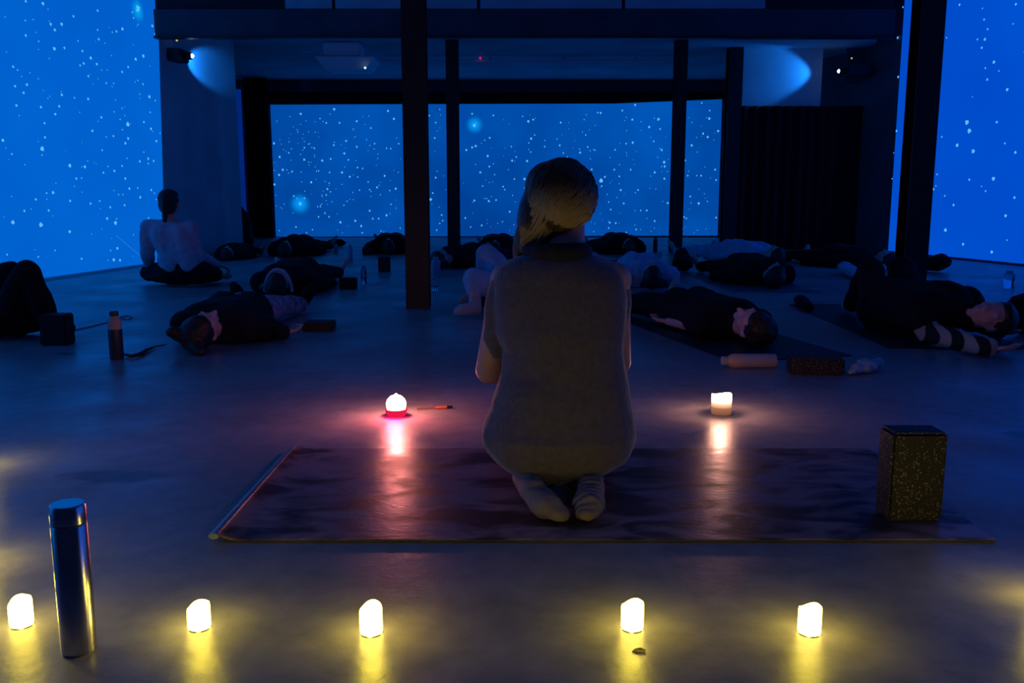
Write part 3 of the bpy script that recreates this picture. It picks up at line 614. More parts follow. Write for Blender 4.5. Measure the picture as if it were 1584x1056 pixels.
# cable and strap near the small bottle
mb = MB(); mb.tube([G(112, 511, .004), G(140, 505, .004), G(175, 496, .004), G(185, 491, .004), G(196, 488, .004), G(205, 490, .004), G(198, 494, .004), G(186, 493, .004)], .004, 6)
tag(mb.build('thin_cord', mat('pale_cord', (.3, .3, .34), .5), smooth=True), 'thin pale cord lying on the floor behind the dark water bottle', 'cord')
mb = MB(); mb.tube([G(194, 548, .012), G(203, 551, .012), G(216, 548, .012), G(227, 541, .012), G(240, 536, .010), G(256, 533, .008)], [.010, .016, .016, .014, .006, .005], 10, flat=.6)
tag(mb.build('folded_strap', mat('strap_web', (.02, .02, .03), .7), smooth=True), 'dark strap lying curled on the floor between the water bottle and the lying person', 'strap')
# dry leaf flake by the candle
p = G(988, 1007, .002); mb = MB(); L_ = [(-.012, 0, 0), (-.006, .006, .002), (.004, .008, .003), (.013, .004, .001), (.010, -.004, .002), (-.002, -.006, .001)]
mb.add([p + V(q) for q in L_] + [p + V(q) + V((0, 0, -.0015)) for q in L_], [(0, 1, 2, 3, 4, 5), (11, 10, 9, 8, 7, 6)] + [(i, (i + 1) % 6, (i + 1) % 6 + 6, i + 6) for i in range(6)])
tag(mb.build('dry_flake', mat('dry_leaf', (.12, .08, .02), .7)), 'tiny brown flake on the floor below the candle by the woman\'s feet', 'flake')

# ================================================================== PEOPLE
skin = mat('skin', (.85, .42, .37), .5, noise_s=20, noise_a=.08, bump=.05, bump_s=80)
hair_dark = mat('dark_brown_hair', (.025, .018, .014), .5, noise_s=30, noise_a=.5, bump=.5, bump_s=50, stretch=(1, 1, .2))
cloth = {k: mat(k + '_cloth', c, .85, noise_s=14, noise_a=.18, bump=.25, bump_s=22, spec=.15) for k, c in dict(
    black=(.010, .010, .014), charcoal=(.022, .021, .026), navy=(.015, .02, .045), lilac=(.6, .5, .58), white=(.5, .48, .47), blue=(.38, .55, .75), brown=(.04, .025, .03)).items()}
pat = mat('pattern_leggings', (.34, .30, .36), .8, noise_s=26, noise_a=.65)
stripe = mat('striped_sleeve', (.25, .22, .22), .8)
nt = stripe.node_tree; wv = nt.nodes.new('ShaderNodeTexWave'); wv.wave_type = 'BANDS'; wv.bands_direction = 'X'; wv.inputs['Scale'].default_value = 4.2; wv.inputs['Distortion'].default_value = 1.4; wv.inputs['Detail'].default_value = 1
nt.links.new(nt.nodes['Texture Coordinate'].outputs['Object'], wv.inputs[0]); rr = nt.nodes.new('ShaderNodeValToRGB'); rr.color_ramp.interpolation = 'LINEAR'
rr.color_ramp.elements[0].position = .5; rr.color_ramp.elements[0].color = (.01, .01, .014, 1); rr.color_ramp.elements[1].position = .62; rr.color_ramp.elements[1].color = (.5, .42, .38, 1)
nt.links.new(wv.outputs[0], rr.inputs[0]); nt.links.new(rr.outputs[0], nt.nodes['Principled BSDF'].inputs['Base Color'])

def frame(u, f):
    u = V(u).normalized(); f = V(f); f = (f - u * f.dot(u)).normalized(); r = f.cross(u)
    return Matrix((r, f, u)).transposed()          # local x = right, y = face, z = up
def head_prims(mb, c, M, s=1.0):
    def P(x, y, z): return V(c) + M @ (V((x, y, z)) * s)
    def E(x, y, z, r): ell(mb, P(x, y, z), tuple(q * s for q in r), M)
    E(0, -.012, .035, (.074, .093, .083)); E(0, .02, -.01, (.066, .074, .085)); E(0, .03, -.055, (.052, .052, .052))
    E(0, .064, -.098, (.024, .022, .018))                                  # chin
    cone(mb, P(0, .084, .018), P(0, .110, -.022), .009 * s, .013 * s)       # nose
    E(.012, .098, -.026, (.009, .010, .008)); E(-.012, .098, -.026, (.009, .010, .008))
    E(0, .088, -.055, (.024, .010, .006)); E(0, .086, -.066, (.021, .010, .007))   # lips
    for q in (-1, 1):
        E(q * .032, .076, .030, (.024, .012, .008)); E(q * .030, .076, .008, (.015, .010, .009))      # brow, closed lid
        E(q * .046, .050, -.02, (.020, .022, .020)); E(q * .078, -.002, -.004, (.010, .018, .030))     # cheek, ear
def hair_prims(mb, c, M, s=1.0, style='short', extra=None):
    def P(x, y, z): return V(c) + M @ (V((x, y, z)) * s)
    def E(x, y, z, r): ell(mb, P(x, y, z), tuple(q * s for q in r), M)
    E(0, -.026, .046, (.086, .096, .088)); E(0, -.045, -.005, (.078, .072, .088)); E(0, .03, .083, (.062, .05, .035))
    if style == 'long':
        cone(mb, P(0, -.06, 0), P(.03, -.07, -.12), .06 * s, .045 * s); cone(mb, P(-.04, -.05, .02), P(-.09, -.08, .02), .05 * s, .03 * s)
    if style == 'bun':
        E(0, -.045, .125, (.045, .045, .04)); 
    if style == 'ponytail':
        cone(mb, P(0, -.10, .03), P(0, -.105, -.14), .03 * s, .02 * s)
    if style == 'spread':
        cone(mb, P(0, -.06, .06), P(.09, -.075, .13), .06 * s, .03 * s); cone(mb, P(0, -.06, .05), P(-.09, -.075, .10), .055 * s, .03 * s)
def hand_prims(mb, wr, d, n, side=1, s=1.0, curl=.35, vox=.006):
    """wr wrist; d direction of the fingers; n back-of-hand normal"""
    d = V(d).normalized(); n = V(n); n = (n - d * n.dot(d)).normalized(); x = d.cross(n) * side
    wr = V(wr)
    fr = .0075 * s
    for k in range(4):                                                     # palm rays
        o = x * (-.027 + .018 * k) * s
        cone(mb, wr + o * .5 + d * .01, wr + o + d * .082 * s, .014 * s, .0125 * s)
    lens = [.062, .072, .077, .070]
    for k in range(4):
        o = x * (-.031 + .0205 * k) * s; base = wr + o + d * .082 * s; L = lens[k] * s; p = base; dd = d.copy()
        for j in range(3):
            dd = (dd - n * math.tan(curl * .7)).normalized(); q = p + dd * L * (.42, .32, .26)[j]
            cone(mb, p, q, fr * (1.1 - .1 * j), fr * (1.0 - .1 * j), seg=10); p = q
    b = wr + x * .02 * s + d * .02 * s; m1 = b + (x * .75 + d * .6 - n * .2).normalized() * .045 * s; m2 = m1 + (x * .25 + d * .95 - n * .3).normalized() * .036 * s
    cone(mb, b, m1, .014 * s, .0105 * s); cone(mb, m1, m2, .010 * s, .008 * s)
def lerp(a, b, k): return V(a).lerp(V(b), k)
def person(label, J, top=None, bottom=None, hair='short', hairm=None, sleeve=1.0, leg=1.0, shoes=None, voxel=.011, s=1.0, topname='shirt', botname='trousers', shoename='sock',
           sleeve_m=None, disp=.010, puff=1.0, group=None, base=None, hem=0, neck=0, handcurl=.35, clip=None):
    b0 = base or V((J['hipL'].x * .5 + J['hipR'].x * .5, J['hipL'].y * .5 + J['hipR'].y * .5, 0))
    t = empty('person', b0, label, 'person', group)
    M = frame(J['up'], J['fwd']); hd = J['head']
    chest = (J['shL'] + J['shR']) / 2; pel = (J['hipL'] + J['hipR']) / 2
    ax = (chest - pel).normalized(); lat = (J['shR'] - J['shL']).normalized(); dep = ax.cross(lat)
    mb = MB(); head_prims(mb, hd, M, s)
    nk = chest + ax * .03
    cone(mb, nk, hd - M @ V((0, .015, .055)) * s, .056 * s, .052 * s)
    for q in (-1, 1):
        a = chest + lat * q * .075 * s - ax * .06 * s; w_ = lerp(chest, pel, .6) + lat * q * .055 * s; h = pel + lat * q * .065 * s
        cone(mb, a, w_, .095 * s, .085 * s, .95, up=dep); cone(mb, w_, h, .085 * s, .10 * s, .98, up=dep)
        cone(mb, nk, chest + lat * q * .13 * s, .05 * s, .05 * s)
    for S_ in 'LR':
        sh, el, wr = J['sh' + S_], J['el' + S_], J['wr' + S_]
        cone(mb, chest - ax * .03, sh, .07 * s, .056 * s)
        cone(mb, sh, el, .054 * s, .041 * s); cone(mb, el, lerp(el, wr, .4), .041 * s, .040 * s); cone(mb, lerp(el, wr, .4), wr, .040 * s, .026 * s)
        hn = J.get('hn' + S_, V((0, 0, -1))); hdv = J.get('hd' + S_, (wr - el))
        hand_prims(mb, wr, hdv, hn, 1 if S_ == 'L' else -1, s, handcurl)
        hp, kn, an, to = J['hip' + S_], J['kn' + S_], J['an' + S_], J['to' + S_]
        cone(mb, hp, kn, .085 * s, .056 * s); cone(mb, kn, lerp(kn, an, .35), .056 * s, .054 * s); cone(mb, lerp(kn, an, .35), an, .054 * s, .036 * s)
        cone(mb, an + (an - kn).normalized() * .03, lerp(an, to, .75), .034 * s, .034 * s, .9); cone(mb, lerp(an, to, .75), to, .034 * s, .022 * s)
    blob(mb, 'body', skin, t, voxel, 3)
    i = .014 * s
    if top:
        mb = MB(); p = puff
        for q in (-1, 1):
            a = chest + lat * q * .075 * s - ax * .06 * s; w_ = lerp(chest, pel, .6) + lat * q * .06 * s; h = pel + lat * q * .07 * s - ax * (.04 - hem)
            cone(mb, a, w_, .098 * s * p + i, .092 * s * p + i, .98, up=dep); cone(mb, w_, h, .09 * s * p + i, .103 * s * p + i, 1.0, up=dep)
            if neck: cone(mb, nk - ax * .02, lerp(nk, hd, neck), .085 * s, .07 * s)
            if hem: cone(mb, pel + ax * hem - lat * .08, pel + ax * hem + lat * .08, .115 * s, .115 * s)
            cone(mb, chest - ax * .08, lerp(chest, pel, .85) + ax * hem, .10 * s * p + i, .10 * s * p + i, .95, up=dep)
            cone(mb, nk - ax * .02, chest + lat * q * .13 * s, .055 * s + i, .05 * s + i)
        for S_ in 'LR':
            sh, el, wr = J['sh' + S_], J['el' + S_], J['wr' + S_]
            cone(mb, chest - ax * .03, sh, .07 * s + i, .056 * s + i)
            if sleeve_m and S_ == 'R': cone(mb, sh, lerp(sh, el, .5), .06 * s + i, .055 * s + i); continue
            if sleeve <= .5: cone(mb, sh, lerp(sh, el, sleeve * 2), .058 * s + i, .056 * s + i)
            else:
                i2 = i + (p - 1) * .06; cone(mb, sh, el, .056 * s + i2, .046 * s + i2); cone(mb, el, lerp(el, wr, min(1, sleeve * 2 - 1)), .046 * s + i, .032 * s + i)
        o = blob(mb, topname, cloth[top], t, voxel, 3, disp)
        if sleeve_m:
            sh, el, wr = J['shR'], J['elR'], J['wrR']; mb = MB(); cone(mb, lerp(sh, el, .45), el, .056 * s + i, .052 * s + i); cone(mb, el, wr, .05 * s + i, .034 * s + i)
            o = blob(mb, 'sleeve', sleeve_m, t, voxel, 3, disp); o['label'] = 'sleeve with pale stripes'
    if bottom:
        mb = MB()
        bmname = bottom
        cone(mb, J['hipL'], J['hipR'], .092 * s + i, .092 * s + i); cone(mb, pel, pel + ax * .10, .10 * s + i, .095 * s + i, 1.1)
        for S_ in 'LR':
            hp, kn, an = J['hip' + S_], J['kn' + S_], J['an' + S_]
            cone(mb, hp, kn, .088 * s + i, .062 * s + i)
            if leg > .5: cone(mb, kn, lerp(kn, an, leg * 2 - 1), .062 * s + i, .042 * s + i)
        blob(mb, botname, bottom if not isinstance(bottom, str) else cloth[bottom], t, voxel, 3, disp)
    if shoes:
        for S_ in 'LR':
            mb = MB(); kn, an, to = J['kn' + S_], J['an' + S_], J['to' + S_]
            cone(mb, an - (an - kn).normalized() * .04, an + (an - kn).normalized() * .03, .043 * s, .044 * s); cone(mb, an + (an - kn).normalized() * .03, lerp(an, to, .75), .042 * s, .042 * s); cone(mb, lerp(an, to, .75), to, .042 * s, .03 * s)
            blob(mb, shoename, shoes, t, voxel * .9, 2)
    if hair:
        mb = MB(); hair_prims(mb, hd, M, s, hair); blob(mb, 'hair', hairm or hair_dark, t, voxel * .8, 2, .004, .03)
    return t
def lying(hx, hy, ang, turn=0, armL=(.34, .55), armR=(.34, .55), kneeL=0, kneeR=0, spread=.16, s=1.0, pad=.0, bend=0, legang=0):
    """joints of a figure on its back; head at (hx, hy), feet along angle ang (deg, 0 = +x, 90 = +y)"""
    a = R(ang); d = V((math.cos(a), math.sin(a), 0)); l = V((d.y, -d.x, 0)); Z = V((0, 0, 1))
    def P(f, q, z): return V((hx, hy, 0)) + (d * f + l * q) * s + Z * (z * s + pad)
    tn = R(turn)
    J = dict(head=P(0, 0, .118), up=-d + Z * .12, fwd=Z * math.cos(tn) + l * math.sin(tn))
    for S_, q, arm, kn in (('L', -1, armL, kneeL), ('R', 1, armR, kneeR)):
        J['sh' + S_] = P(.235, q * .175, .10)
        J['el' + S_] = P(.50, q * (.175 + (arm[0] - .175) * .6), .065); J['wr' + S_] = P(.50 + arm[1] * .4, q * arm[0], .045)
        J['hip' + S_] = P(.76, q * .09, .11)
        if kn:
            J['kn' + S_] = P(.76 + .28, q * (.10 + .02), kn); J['an' + S_] = P(.76 + .28 + math.sqrt(max(.01, .16 - (kn - .08) ** 2)) * .6, q * .13, .08); J['to' + S_] = J['an' + S_] + d * .15 - Z * .04
        else:
            J['kn' + S_] = P(1.17, q * (.09 + spread * .4), .10); J['an' + S_] = P(1.57, q * (.09 + spread), .065)
            J['to' + S_] = J['an' + S_] + (d * .07 + l * q * .09) * s + Z * .13 * s
        J['hn' + S_] = V((0, 0, -1)); J['hd' + S_] = (J['wr' + S_] - J['el' + S_]) * V((1, 1, 0))
    return J
black_sock = cloth['black']
# --- person on their back near the small bottle, head towards the camera
J = lying(-1.60, 4.62, 91, turn=35, armL=(.22, .9), armR=(.36, 1.05), spread=.11, s=.94)
J['elR'] = V((-1.36, 4.98, .07)); J['wrR'] = G(436, 514, .05); J['hdR'] = V((.25, .5, 0))
person('person in dark hooded top and pale patterned leggings lying beside the dark water bottle', J, 'charcoal', pat, 'spread', None, 1.0, 1.0, cloth['black'], .009, topname='hooded_top', botname='leggings', puff=1.2, hem=.10, shoename='shoe')
# hood
# --- man on his back right of the woman
hd = G(1168, 520); J = lying(1.27, 4.72, 104, turn=-38, armR=(.25, .9), armL=(.42, .95), spread=.12)
J['shL'] = J['shL']; J['elL'] = G(1092, 505, .07); J['wrL'] = G(1035, 497, .05); J['hdL'] = V((-.3, .55, 0))
person('person in dark short sleeved top lying beside the pale lilac bottle', J, 'black', 'black', 'short', None, .42, 1.0, None, .008, topname='t_shirt', puff=1.15, neck=.12)
# --- side lying person on the right
Z = V((0, 0, 1))
J = dict(head=G(1532, 490, .165), up=V((.9, -.42, .12)), fwd=V((-.25, -.72, .55)))
J['shR'] = V((2.17, 4.74, .14)); J['shL'] = V((2.48, 4.92, .22)); J['hipR'] = V((2.16, 5.34, .14)); J['hipL'] = V((2.38, 5.38, .16))
J['elR'] = G(1436, 514, .08); J['wrR'] = G(1530, 538, .05); J['hdR'] = V((.6, -.06, 0)); J['elL'] = V((2.62, 5.1, .10)); J['wrL'] = V((2.66, 4.9, .06)); J['hdL'] = V((.1, -.5, 0))
J['knR'] = V((2.24, 5.66, .34)); J['anR'] = V((2.26, 5.98, .08)); J['toR'] = J['anR'] + V((0, .13, -.03)); J['knL'] = V((2.45, 5.68, .34)); J['anL'] = V((2.50, 6.0, .08)); J['toL'] = J['anL'] + V((0, .13, -.03))
person('person in black with a striped sleeve curled on their side near the black column', J, 'black', 'black', 'long', None, 1.0, 1.0, None, .009, sleeve_m=stripe, puff=1.3, neck=.5)
# --- cross legged meditating person
g = G(275, 449); cx = g.x; cy = g.y + .30
J = dict(head=W(263, 316, cy), up=V((0, .05, 1)), fwd=V((.1, 1, -.05)))
kz = .10
J['shL'] = W(230, 352, cy); J['shR'] = W(295, 352, cy); J['hipL'] = V((cx - .17, cy, .125)); J['hipR'] = V((cx + .09, cy, .125))
J['elL'] = W(227, 392, cy + .02); J['wrL'] = W(233, 412, cy + .22); J['elR'] = W(304, 393, cy + .04); J['wrR'] = W(333, 409, cy + .25)
J['knL'] = V((W(236, 430, cy + .28).x, cy + .22, .10)); J['knR'] = V((W(332, 430, cy + .22).x, cy + .18, .10))
J['anL'] = V((cx + .12, cy + .38, .07)); J['anR'] = V((cx - .12, cy + .32, .07)); J['toL'] = V((cx + .24, cy + .36, .06)); J['toR'] = V((cx - .24, cy + .34, .06))
J['hdR'] = V((.6, .5, -.25)); J['hnR'] = V((0, 0, 1)); J['hnL'] = V((0, 0, 1)); J['hdL'] = V((-.1, .6, -.2))
person('person in pale lilac top sitting cross legged with dark hair tied back', J, 'lilac', 'black', 'ponytail', None, 1.0, 1.0, None, .010, topname='long_sleeved_top', hem=.12, puff=1.03)
# --- person at the picture edge with raised knees
J = dict(head=V((-4.0, 4.95, .12)), up=V((-1, 0, .1)), fwd=V((0, 0, 1)))
J['shL'] = V((-3.72, 5.12, .1)); J['shR'] = V((-3.72, 4.78, .1)); J['hipL'] = V((-3.10, 5.05, .12)); J['hipR'] = V((-3.10, 4.85, .12))
J['elL'] = V((-3.5, 5.3, .07)); J['wrL'] = V((-3.2, 5.35, .05)); J['elR'] = V((-3.5, 4.6, .07)); J['wrR'] = V((-3.2, 4.62, .05))
J['hipR'] = V((-2.80, 5.0, .14)); J['hipL'] = V((-2.86, 5.2, .14)); J['head'] = V((-3.6, 5.0, .12)); J['shL'] = V((-3.36, 5.2, .1)); J['shR'] = V((-3.36, 4.85, .1))
J['knR'] = W(42, 424, 4.98); J['knL'] = W(14, 424, 5.12); J['anR'] = V((W(82, 515, 5.0).x, 4.98, .085)); J['anL'] = V((W(74, 515, 5.1).x, 5.12, .085))
J['toR'] = J['anR'] + V((.10, -.05, -.04)); J['toL'] = J['anL'] + V((.12, 0, -.04))
person('person in black lying at the picture edge with both knees raised and dark boots', J, 'black', 'black', 'short', None, 1.0, 1.0, cloth['black'], .010, shoename='boot', puff=1.2)
g = G(93, 531); block((g.x + .0, g.y - .02, 0), (.14, .11, .165), dark_foam, 'black block standing at the feet of the person with raised knees')
# --- dark lying person behind the patterned leggings
J = lying(-1.82, 7.02, 93, turn=25, armL=(.30, .8), armR=(.30, .8)); 
pband = person('person in black lying beyond the patterned leggings, pale band over the hair', J, 'black', 'brown', 'long', None, 1.0, 1.0, None, .013, puff=1.35, topname='hooded_top')
mb = MB(); pts = []
for k in range(13):
    a_ = math.pi * k / 12; pts.append(V((-1.80 - .105 * math.cos(a_), 6.95, .055 + .175 * math.sin(a_))))
mb.tube(pts, .012, 8); hb = rel(mb.build('head_band', cloth['lilac'], pband, smooth=True), pband.location); hb['label'] = 'pale curved band over dark hair'
# --- far people
def far(label, hx, hy, ang, top, bottom, **k):
    kw = {q: k.pop(q) for q in ('puff', 'sleeve', 'hair', 'topname', 'shoes') if q in k}
    hair = kw.pop('hair', 'short'); sl = kw.pop('sleeve', 1.0); sh = kw.pop('shoes', None)
    return person(label, lying(hx, hy, ang, **k), top, bottom, hair, None, sl, 1.0, sh, .015, **kw)
def at(px, py): g = G(px, py); return g.x, g.y
x, y = at(408, 402); far('person in black lying far back at the foot of the black curtain', x + .18, y + .35, 90, 'black', 'black', puff=1.4, turn=10)
x, y = at(348, 404); far('person in dark clothes lying by the end of the pale wall', x - .02, y + .15, 92, 'charcoal', 'black', s=.62, puff=1.1)
x, y = at(590, 402); far('person in dark clothes lying far back behind the small upright black block', x - .04, y + .95, 95, 'black', 'black', puff=1.4, spread=.1)
x, y = at(640, 421); far('person in black lying right behind the central column', x + .25, y + .35, 62, 'black', 'navy', puff=1.3)
x, y = at(765, 402); far('person in black lying far back just left of the kneeling woman\'s head', x, y + .35, 88, 'black', 'black', puff=1.5, armL=(.42, .4), armR=(.42, .4))
x, y = at(1012, 452); J = lying(x, y + .15, 90, armL=(.27, .5), armR=(.3, .5), pad=.01)
person('dark haired person in a pale blue top lying just right of the kneeling woman\'s shoulder', J, 'blue', 'navy', 'spread', None, 1.0, 1.0, None, .012, puff=1.3, disp=.02)
x, y = at(978, 398); far('person in black lying far back beyond the person in the pale blue top', x, y + .4, 95, 'black', 'black', puff=1.45)
x, y = at(1193, 449); far('person in black lying with head towards the camera beside the wide black curtain', x + .06, y + .13, 92, 'black', 'black', puff=1.35, turn=15)
x, y = at(1195, 418); x += .12; J = lying(x, y + .35, 112, pad=.02)
person('person in a pale blue top lying behind the person in black before the wide curtain', J, 'blue', 'blue', 'short', None, 1.0, 1.0, None, .013, puff=1.3, disp=.02)
x, y = at(1385, 420); J = lying(x, y + .25, 116, armL=(.45, .95), armR=(.3, .5), s=.9)
person('person in black lying behind the black column with a pale cuffed arm', J, 'black', 'black', 'short', None, 1.0, 1.0, None, .013, puff=1.3)
# bent leg of the person hidden behind the woman
Yk = 6.0
J = lying(.46, 6.78, 235, kneeR=0, kneeL=0)
J['hipL'] = V((.06, 6.12, .12)); J['hipR'] = V((.04, 6.30, .12)); J['knL'] = V((W(722, 432, 6.0).x + .08, 6.02, .37)); J['knR'] = V((-.18, 6.45, .38))
J['anL'] = V((W(735, 480, 5.9).x, 5.92, .085)); J['anR'] = V((-.24, 6.5, .08)); J['toL'] = V((W(708, 490, 5.85).x, 5.84, .045)); J['toR'] = V((-.36, 6.45, .045))
J['knL'] = W(733, 432, 6.0)
t = person('person in loose pale blue trousers behind the kneeling woman, knee bent, white sock', J, 'navy', 'blue', 'short', None, 1.0, .72, cloth['white'], .010, disp=.012)

# other bits of cloth, bags and mats
def lump(name, prims, m, label, cat, disp=.015, vox=.012, ds=.08):
    c = prims[0][0]; mb = MB()
    for p in prims:
        if len(p) == 2: ell(mb, p[0], p[1])
        else: cone(mb, p[0], p[1], p[2], p[3], .7)
    o = blob(mb, name, m, None, vox, 3, disp, ds); tag(o, label, cat); return o
lump('white_sleeve_bundle', [(G(1306, 412, .07), G(1324, 424, .05), .07, .065)], cloth['blue'], 'pale blue rolled towel lying on the floor left of the black column', 'towel')
lump('folded_towel', [(G(1361, 416, .06), (.07, .06, .05))], cloth['white'], 'small pale bundled cloth beside the foot of the black column', 'cloth')
lump('crumpled_cloth', [(G(1315, 575, .015), G(1337, 566, .03), .02, .038), (G(1335, 566, .03), G(1358, 562, .03), .04, .03)], cloth['blue'], 'crumpled pale blue cloth with a loose end beside the flat cork block', 'cloth', .012, .006, .04)
lump('dark_bag', [(G(1056, 408, .10), W(1054, 390, G(1056, 408).y), .10, .07)], cloth['black'], 'dark upright bag standing in front of the thin column right of the woman', 'bag')
lump('dark_bag', [(V((W(374, 392, 13.6).x, 13.6, .2)), V((W(372, 345, 13.6).x, 13.6, .50)), .26, .12), (V((W(374, 392, 13.6).x, 13.6, .2)), V((W(364, 365, 13.6).x, 13.6, .36)), .2, .14)], cloth['black'], 'tall dark heap of coats and bags at the foot of the narrow blue panel', 'bag', .04, .02, .15)
lump('dark_bag', [(G(1440, 408, .08), G(1452, 406, .10), .10, .12), (G(1452, 406, .10), G(1456, 402, .14), .1, .09)], cloth['black'], 'low dark bag on the floor at the foot of the side wall projection', 'bag')
lump('dark_bag', [(G(520, 376, .06), (.15, .1, .06))], cloth['black'], 'small low dark bag far back beside the small grey bottle', 'bag')
lump('dark_pillow', [(G(1604, 486, .12), (.19, .16, .13))], cloth['black'], 'dark cushion behind the head of the person with the striped sleeve', 'cushion')
lump('dark_shoe', [(G(1238, 463, .04), G(1250, 475, .035), .05, .045)], cloth['black'], 'dark shoe on open floor beyond the head of the person beside the lilac bottle', 'shoe', .004)
thin_mat = mat('dark_thin_mat', (.02, .022, .035), .5, noise_s=8)
light_mat = mat('pale_thin_mat', (.12, .15, .2), .45, noise_s=8)
def floor_mat(c, ang, L, Wd, m, label):
    mb = MB(); mb.box((-.08, -Wd / 2, .0), (L, Wd / 2, .005)); o = mb.build('yoga_mat', m, bevel=.0015); o.location = (c[0], c[1], .0005); o.rotation_euler = (0, 0, R(ang)); return tag(o, label, 'mat')
floor_mat((1.36, 4.45), 104, 1.85, .66, thin_mat, 'dark mat under the person lying beside the pale lilac bottle')
floor_mat((at(1193, 449)[0], at(1193, 449)[1] - .05), 92, 1.85, .72, light_mat, 'pale edged mat under the person in black before the wide curtain')
floor_mat((2.35, 4.75), 88, 1.85, .75, thin_mat, 'dark mat under the person with the striped sleeve')

# ================================================================== KNEELING WOMAN
wt = empty('person', V((W(866, 700, 2.45).x, 2.45, 0)), 'woman kneeling on the marbled mat, seen from behind, in a boxy grey vest', 'person')
HX = W(866, 300, 2.46)
vest_m = mat('grey_brown_vest_wool', (.165, .145, .205), .9, noise_s=60, noise_a=.12, bump=.35, bump_s=90, spec=.1, sheen=1.0)
vest_m.node_tree.nodes['Principled BSDF'].inputs['Sheen Roughness'].default_value = .35
wskin = mat('warm_skin', (.70, .38, .36), .45, noise_s=20, noise_a=.08)
# body
mb = MB()
hM = frame(V((-.10, .28, 1)), V((.38, 1, -.35)))
hc = W(866, 312, 2.50)
head_prims(mb, hc, hM, .93)
nk0 = W(868, 408, 2.44); cone(mb, nk0, hc + V((.012, -.01, -.06)), .052, .047)
cone(mb, hc + V((.03, -.02, -.05)), nk0 + V((.02, 0, .02)), .038, .045)
shl, shr = W(785, 432, 2.46), W(950, 432, 2.46)
cone(mb, nk0, shl, .05, .048); cone(mb, nk0, shr, .05, .048)
pel = W(866, 680, 2.42)
for q, sx in ((-1, W(835, 480, 2.47)), (1, W(900, 480, 2.47))): cone(mb, sx, V((pel.x + q * .06, 2.44, .2)), .085, .10)
ell_, elr_ = W(757, 572, 2.52), W(957, 560, 2.56)
cone(mb, shl, ell_, .046, .040); cone(mb, shr, elr_, .044, .036)
wl_, wr_ = V((ell_.x + .13, 2.72, .26)), V((elr_.x - .12, 2.74, .26))
cone(mb, ell_, wl_, .040, .026); cone(mb, elr_, wr_, .036, .026)
hand_prims(mb, wl_, V((.5, .2, -.1)), V((0, .2, 1)), 1, .95); hand_prims(mb, wr_, V((-.5, .2, -.1)), V((0, .2, 1)), -1, .95)
for q in (-1, 1):
    hp = V((pel.x + q * .085, 2.42, .17)); kn = V((pel.x + q * .12, 2.82, .09)); an = V((pel.x + q * .05, 2.36, .055))
    cone(mb, hp, kn, .085, .065); cone(mb, kn, an, .06, .04)
blob(mb, 'body', wskin, wt, .006, 3)
# vest: rings measured across the back
rings = [(388, 822, 903, 2.45, .050), (394, 806, 915, 2.45, .062), (402, 786, 934, 2.45, .078), (414, 771, 955, 2.45, .092), (432, 765, 966, 2.45, .105), (470, 764, 968, 2.45, .118), (520, 768, 965, 2.44, .124), (548, 780, 963, 2.44, .128),
         (580, 775, 969, 2.44, .135), (610, 767, 973, 2.43, .145), (640, 759, 977, 2.43, .158), (662, 749, 981, 2.43, .172), (678, 744, 982, 2.42, .178), (694, 746, 981, 2.42, .176), (708, 754, 976, 2.42, .168), (720, 765, 968, 2.42, .158), (731, 785, 950, 2.42, .145), (741, 820, 915, 2.42, .12)]
mb = MB(); seg = 40; vs = []
for (py, xl, xr, yc, hd_) in rings:
    a, b = W(xl, py, yc), W(xr, py, yc); c = (a + b) / 2; rx = (b.x - a.x) / 2
    # measure height on the back surface the camera sees
    z = W((xl + xr) / 2, py, yc - hd_ * .55).z
    for j in range(seg):
        an = 2 * math.pi * j / seg; e_ = 2 / 2.5
        cx_, sy_ = math.cos(an), math.sin(an)
        vs.append(V((c.x + rx * math.copysign(abs(cx_) ** e_, cx_), yc + hd_ * math.copysign(abs(sy_) ** e_, sy_), z)))
n = len(rings)
fs = [(i * seg + j, i * seg + (j + 1) % seg, (i + 1) * seg + (j + 1) % seg, (i + 1) * seg + j) for i in range(n - 1) for j in range(seg)] + [tuple(reversed(range(seg))), tuple((n - 1) * seg + j for j in range(seg))]
mb.add(vs, fs)
for pts_, r in (((W(782, 430, 2.46), W(769, 470, 2.46), W(766, 520, 2.47), W(770, 545, 2.48)), (.040, .036, .034, .022)),
                ((W(950, 432, 2.46), W(958, 470, 2.47), W(956, 510, 2.48), W(957, 530, 2.49)), (.040, .034, .026, .018))):
    for k in range(3): cone(mb, pts_[k], pts_[k + 1], r[k], r[k + 1])
cone(mb, W(840, 398, 2.44), W(893, 398, 2.44), .03, .03)
blob(mb, 'vest', vest_m, wt, .006, 5, .006, .11)
mb = MB()                                     # high dark collar
for k in range(24):
    a0 = 2 * math.pi * k / 24; a1 = 2 * math.pi * (k + 1) / 24; c = W(862, 389, 2.44)
    p = lambda a: c + V((.070 * math.cos(a), .058 * math.sin(a) + .0, .0))
    cone(mb, p(a0), p(a1), .026, .026)
o = blob(mb, 'collar', mat('dark_collar_cloth', (.02, .02, .028), .8, bump=.3), wt, .006, 4, .003, .05); o['label'] = 'dark high collar around the neck'
# pale hem seams lit along the side openings
seam_m = mat('pale_seam', (.42, .33, .30), .8)
mb = MB(); pts = [W(781, 540, 2.43), W(774, 580, 2.43), W(760, 634, 2.43), W(746, 672, 2.43), W(748, 695, 2.43), W(768, 724, 2.43)]
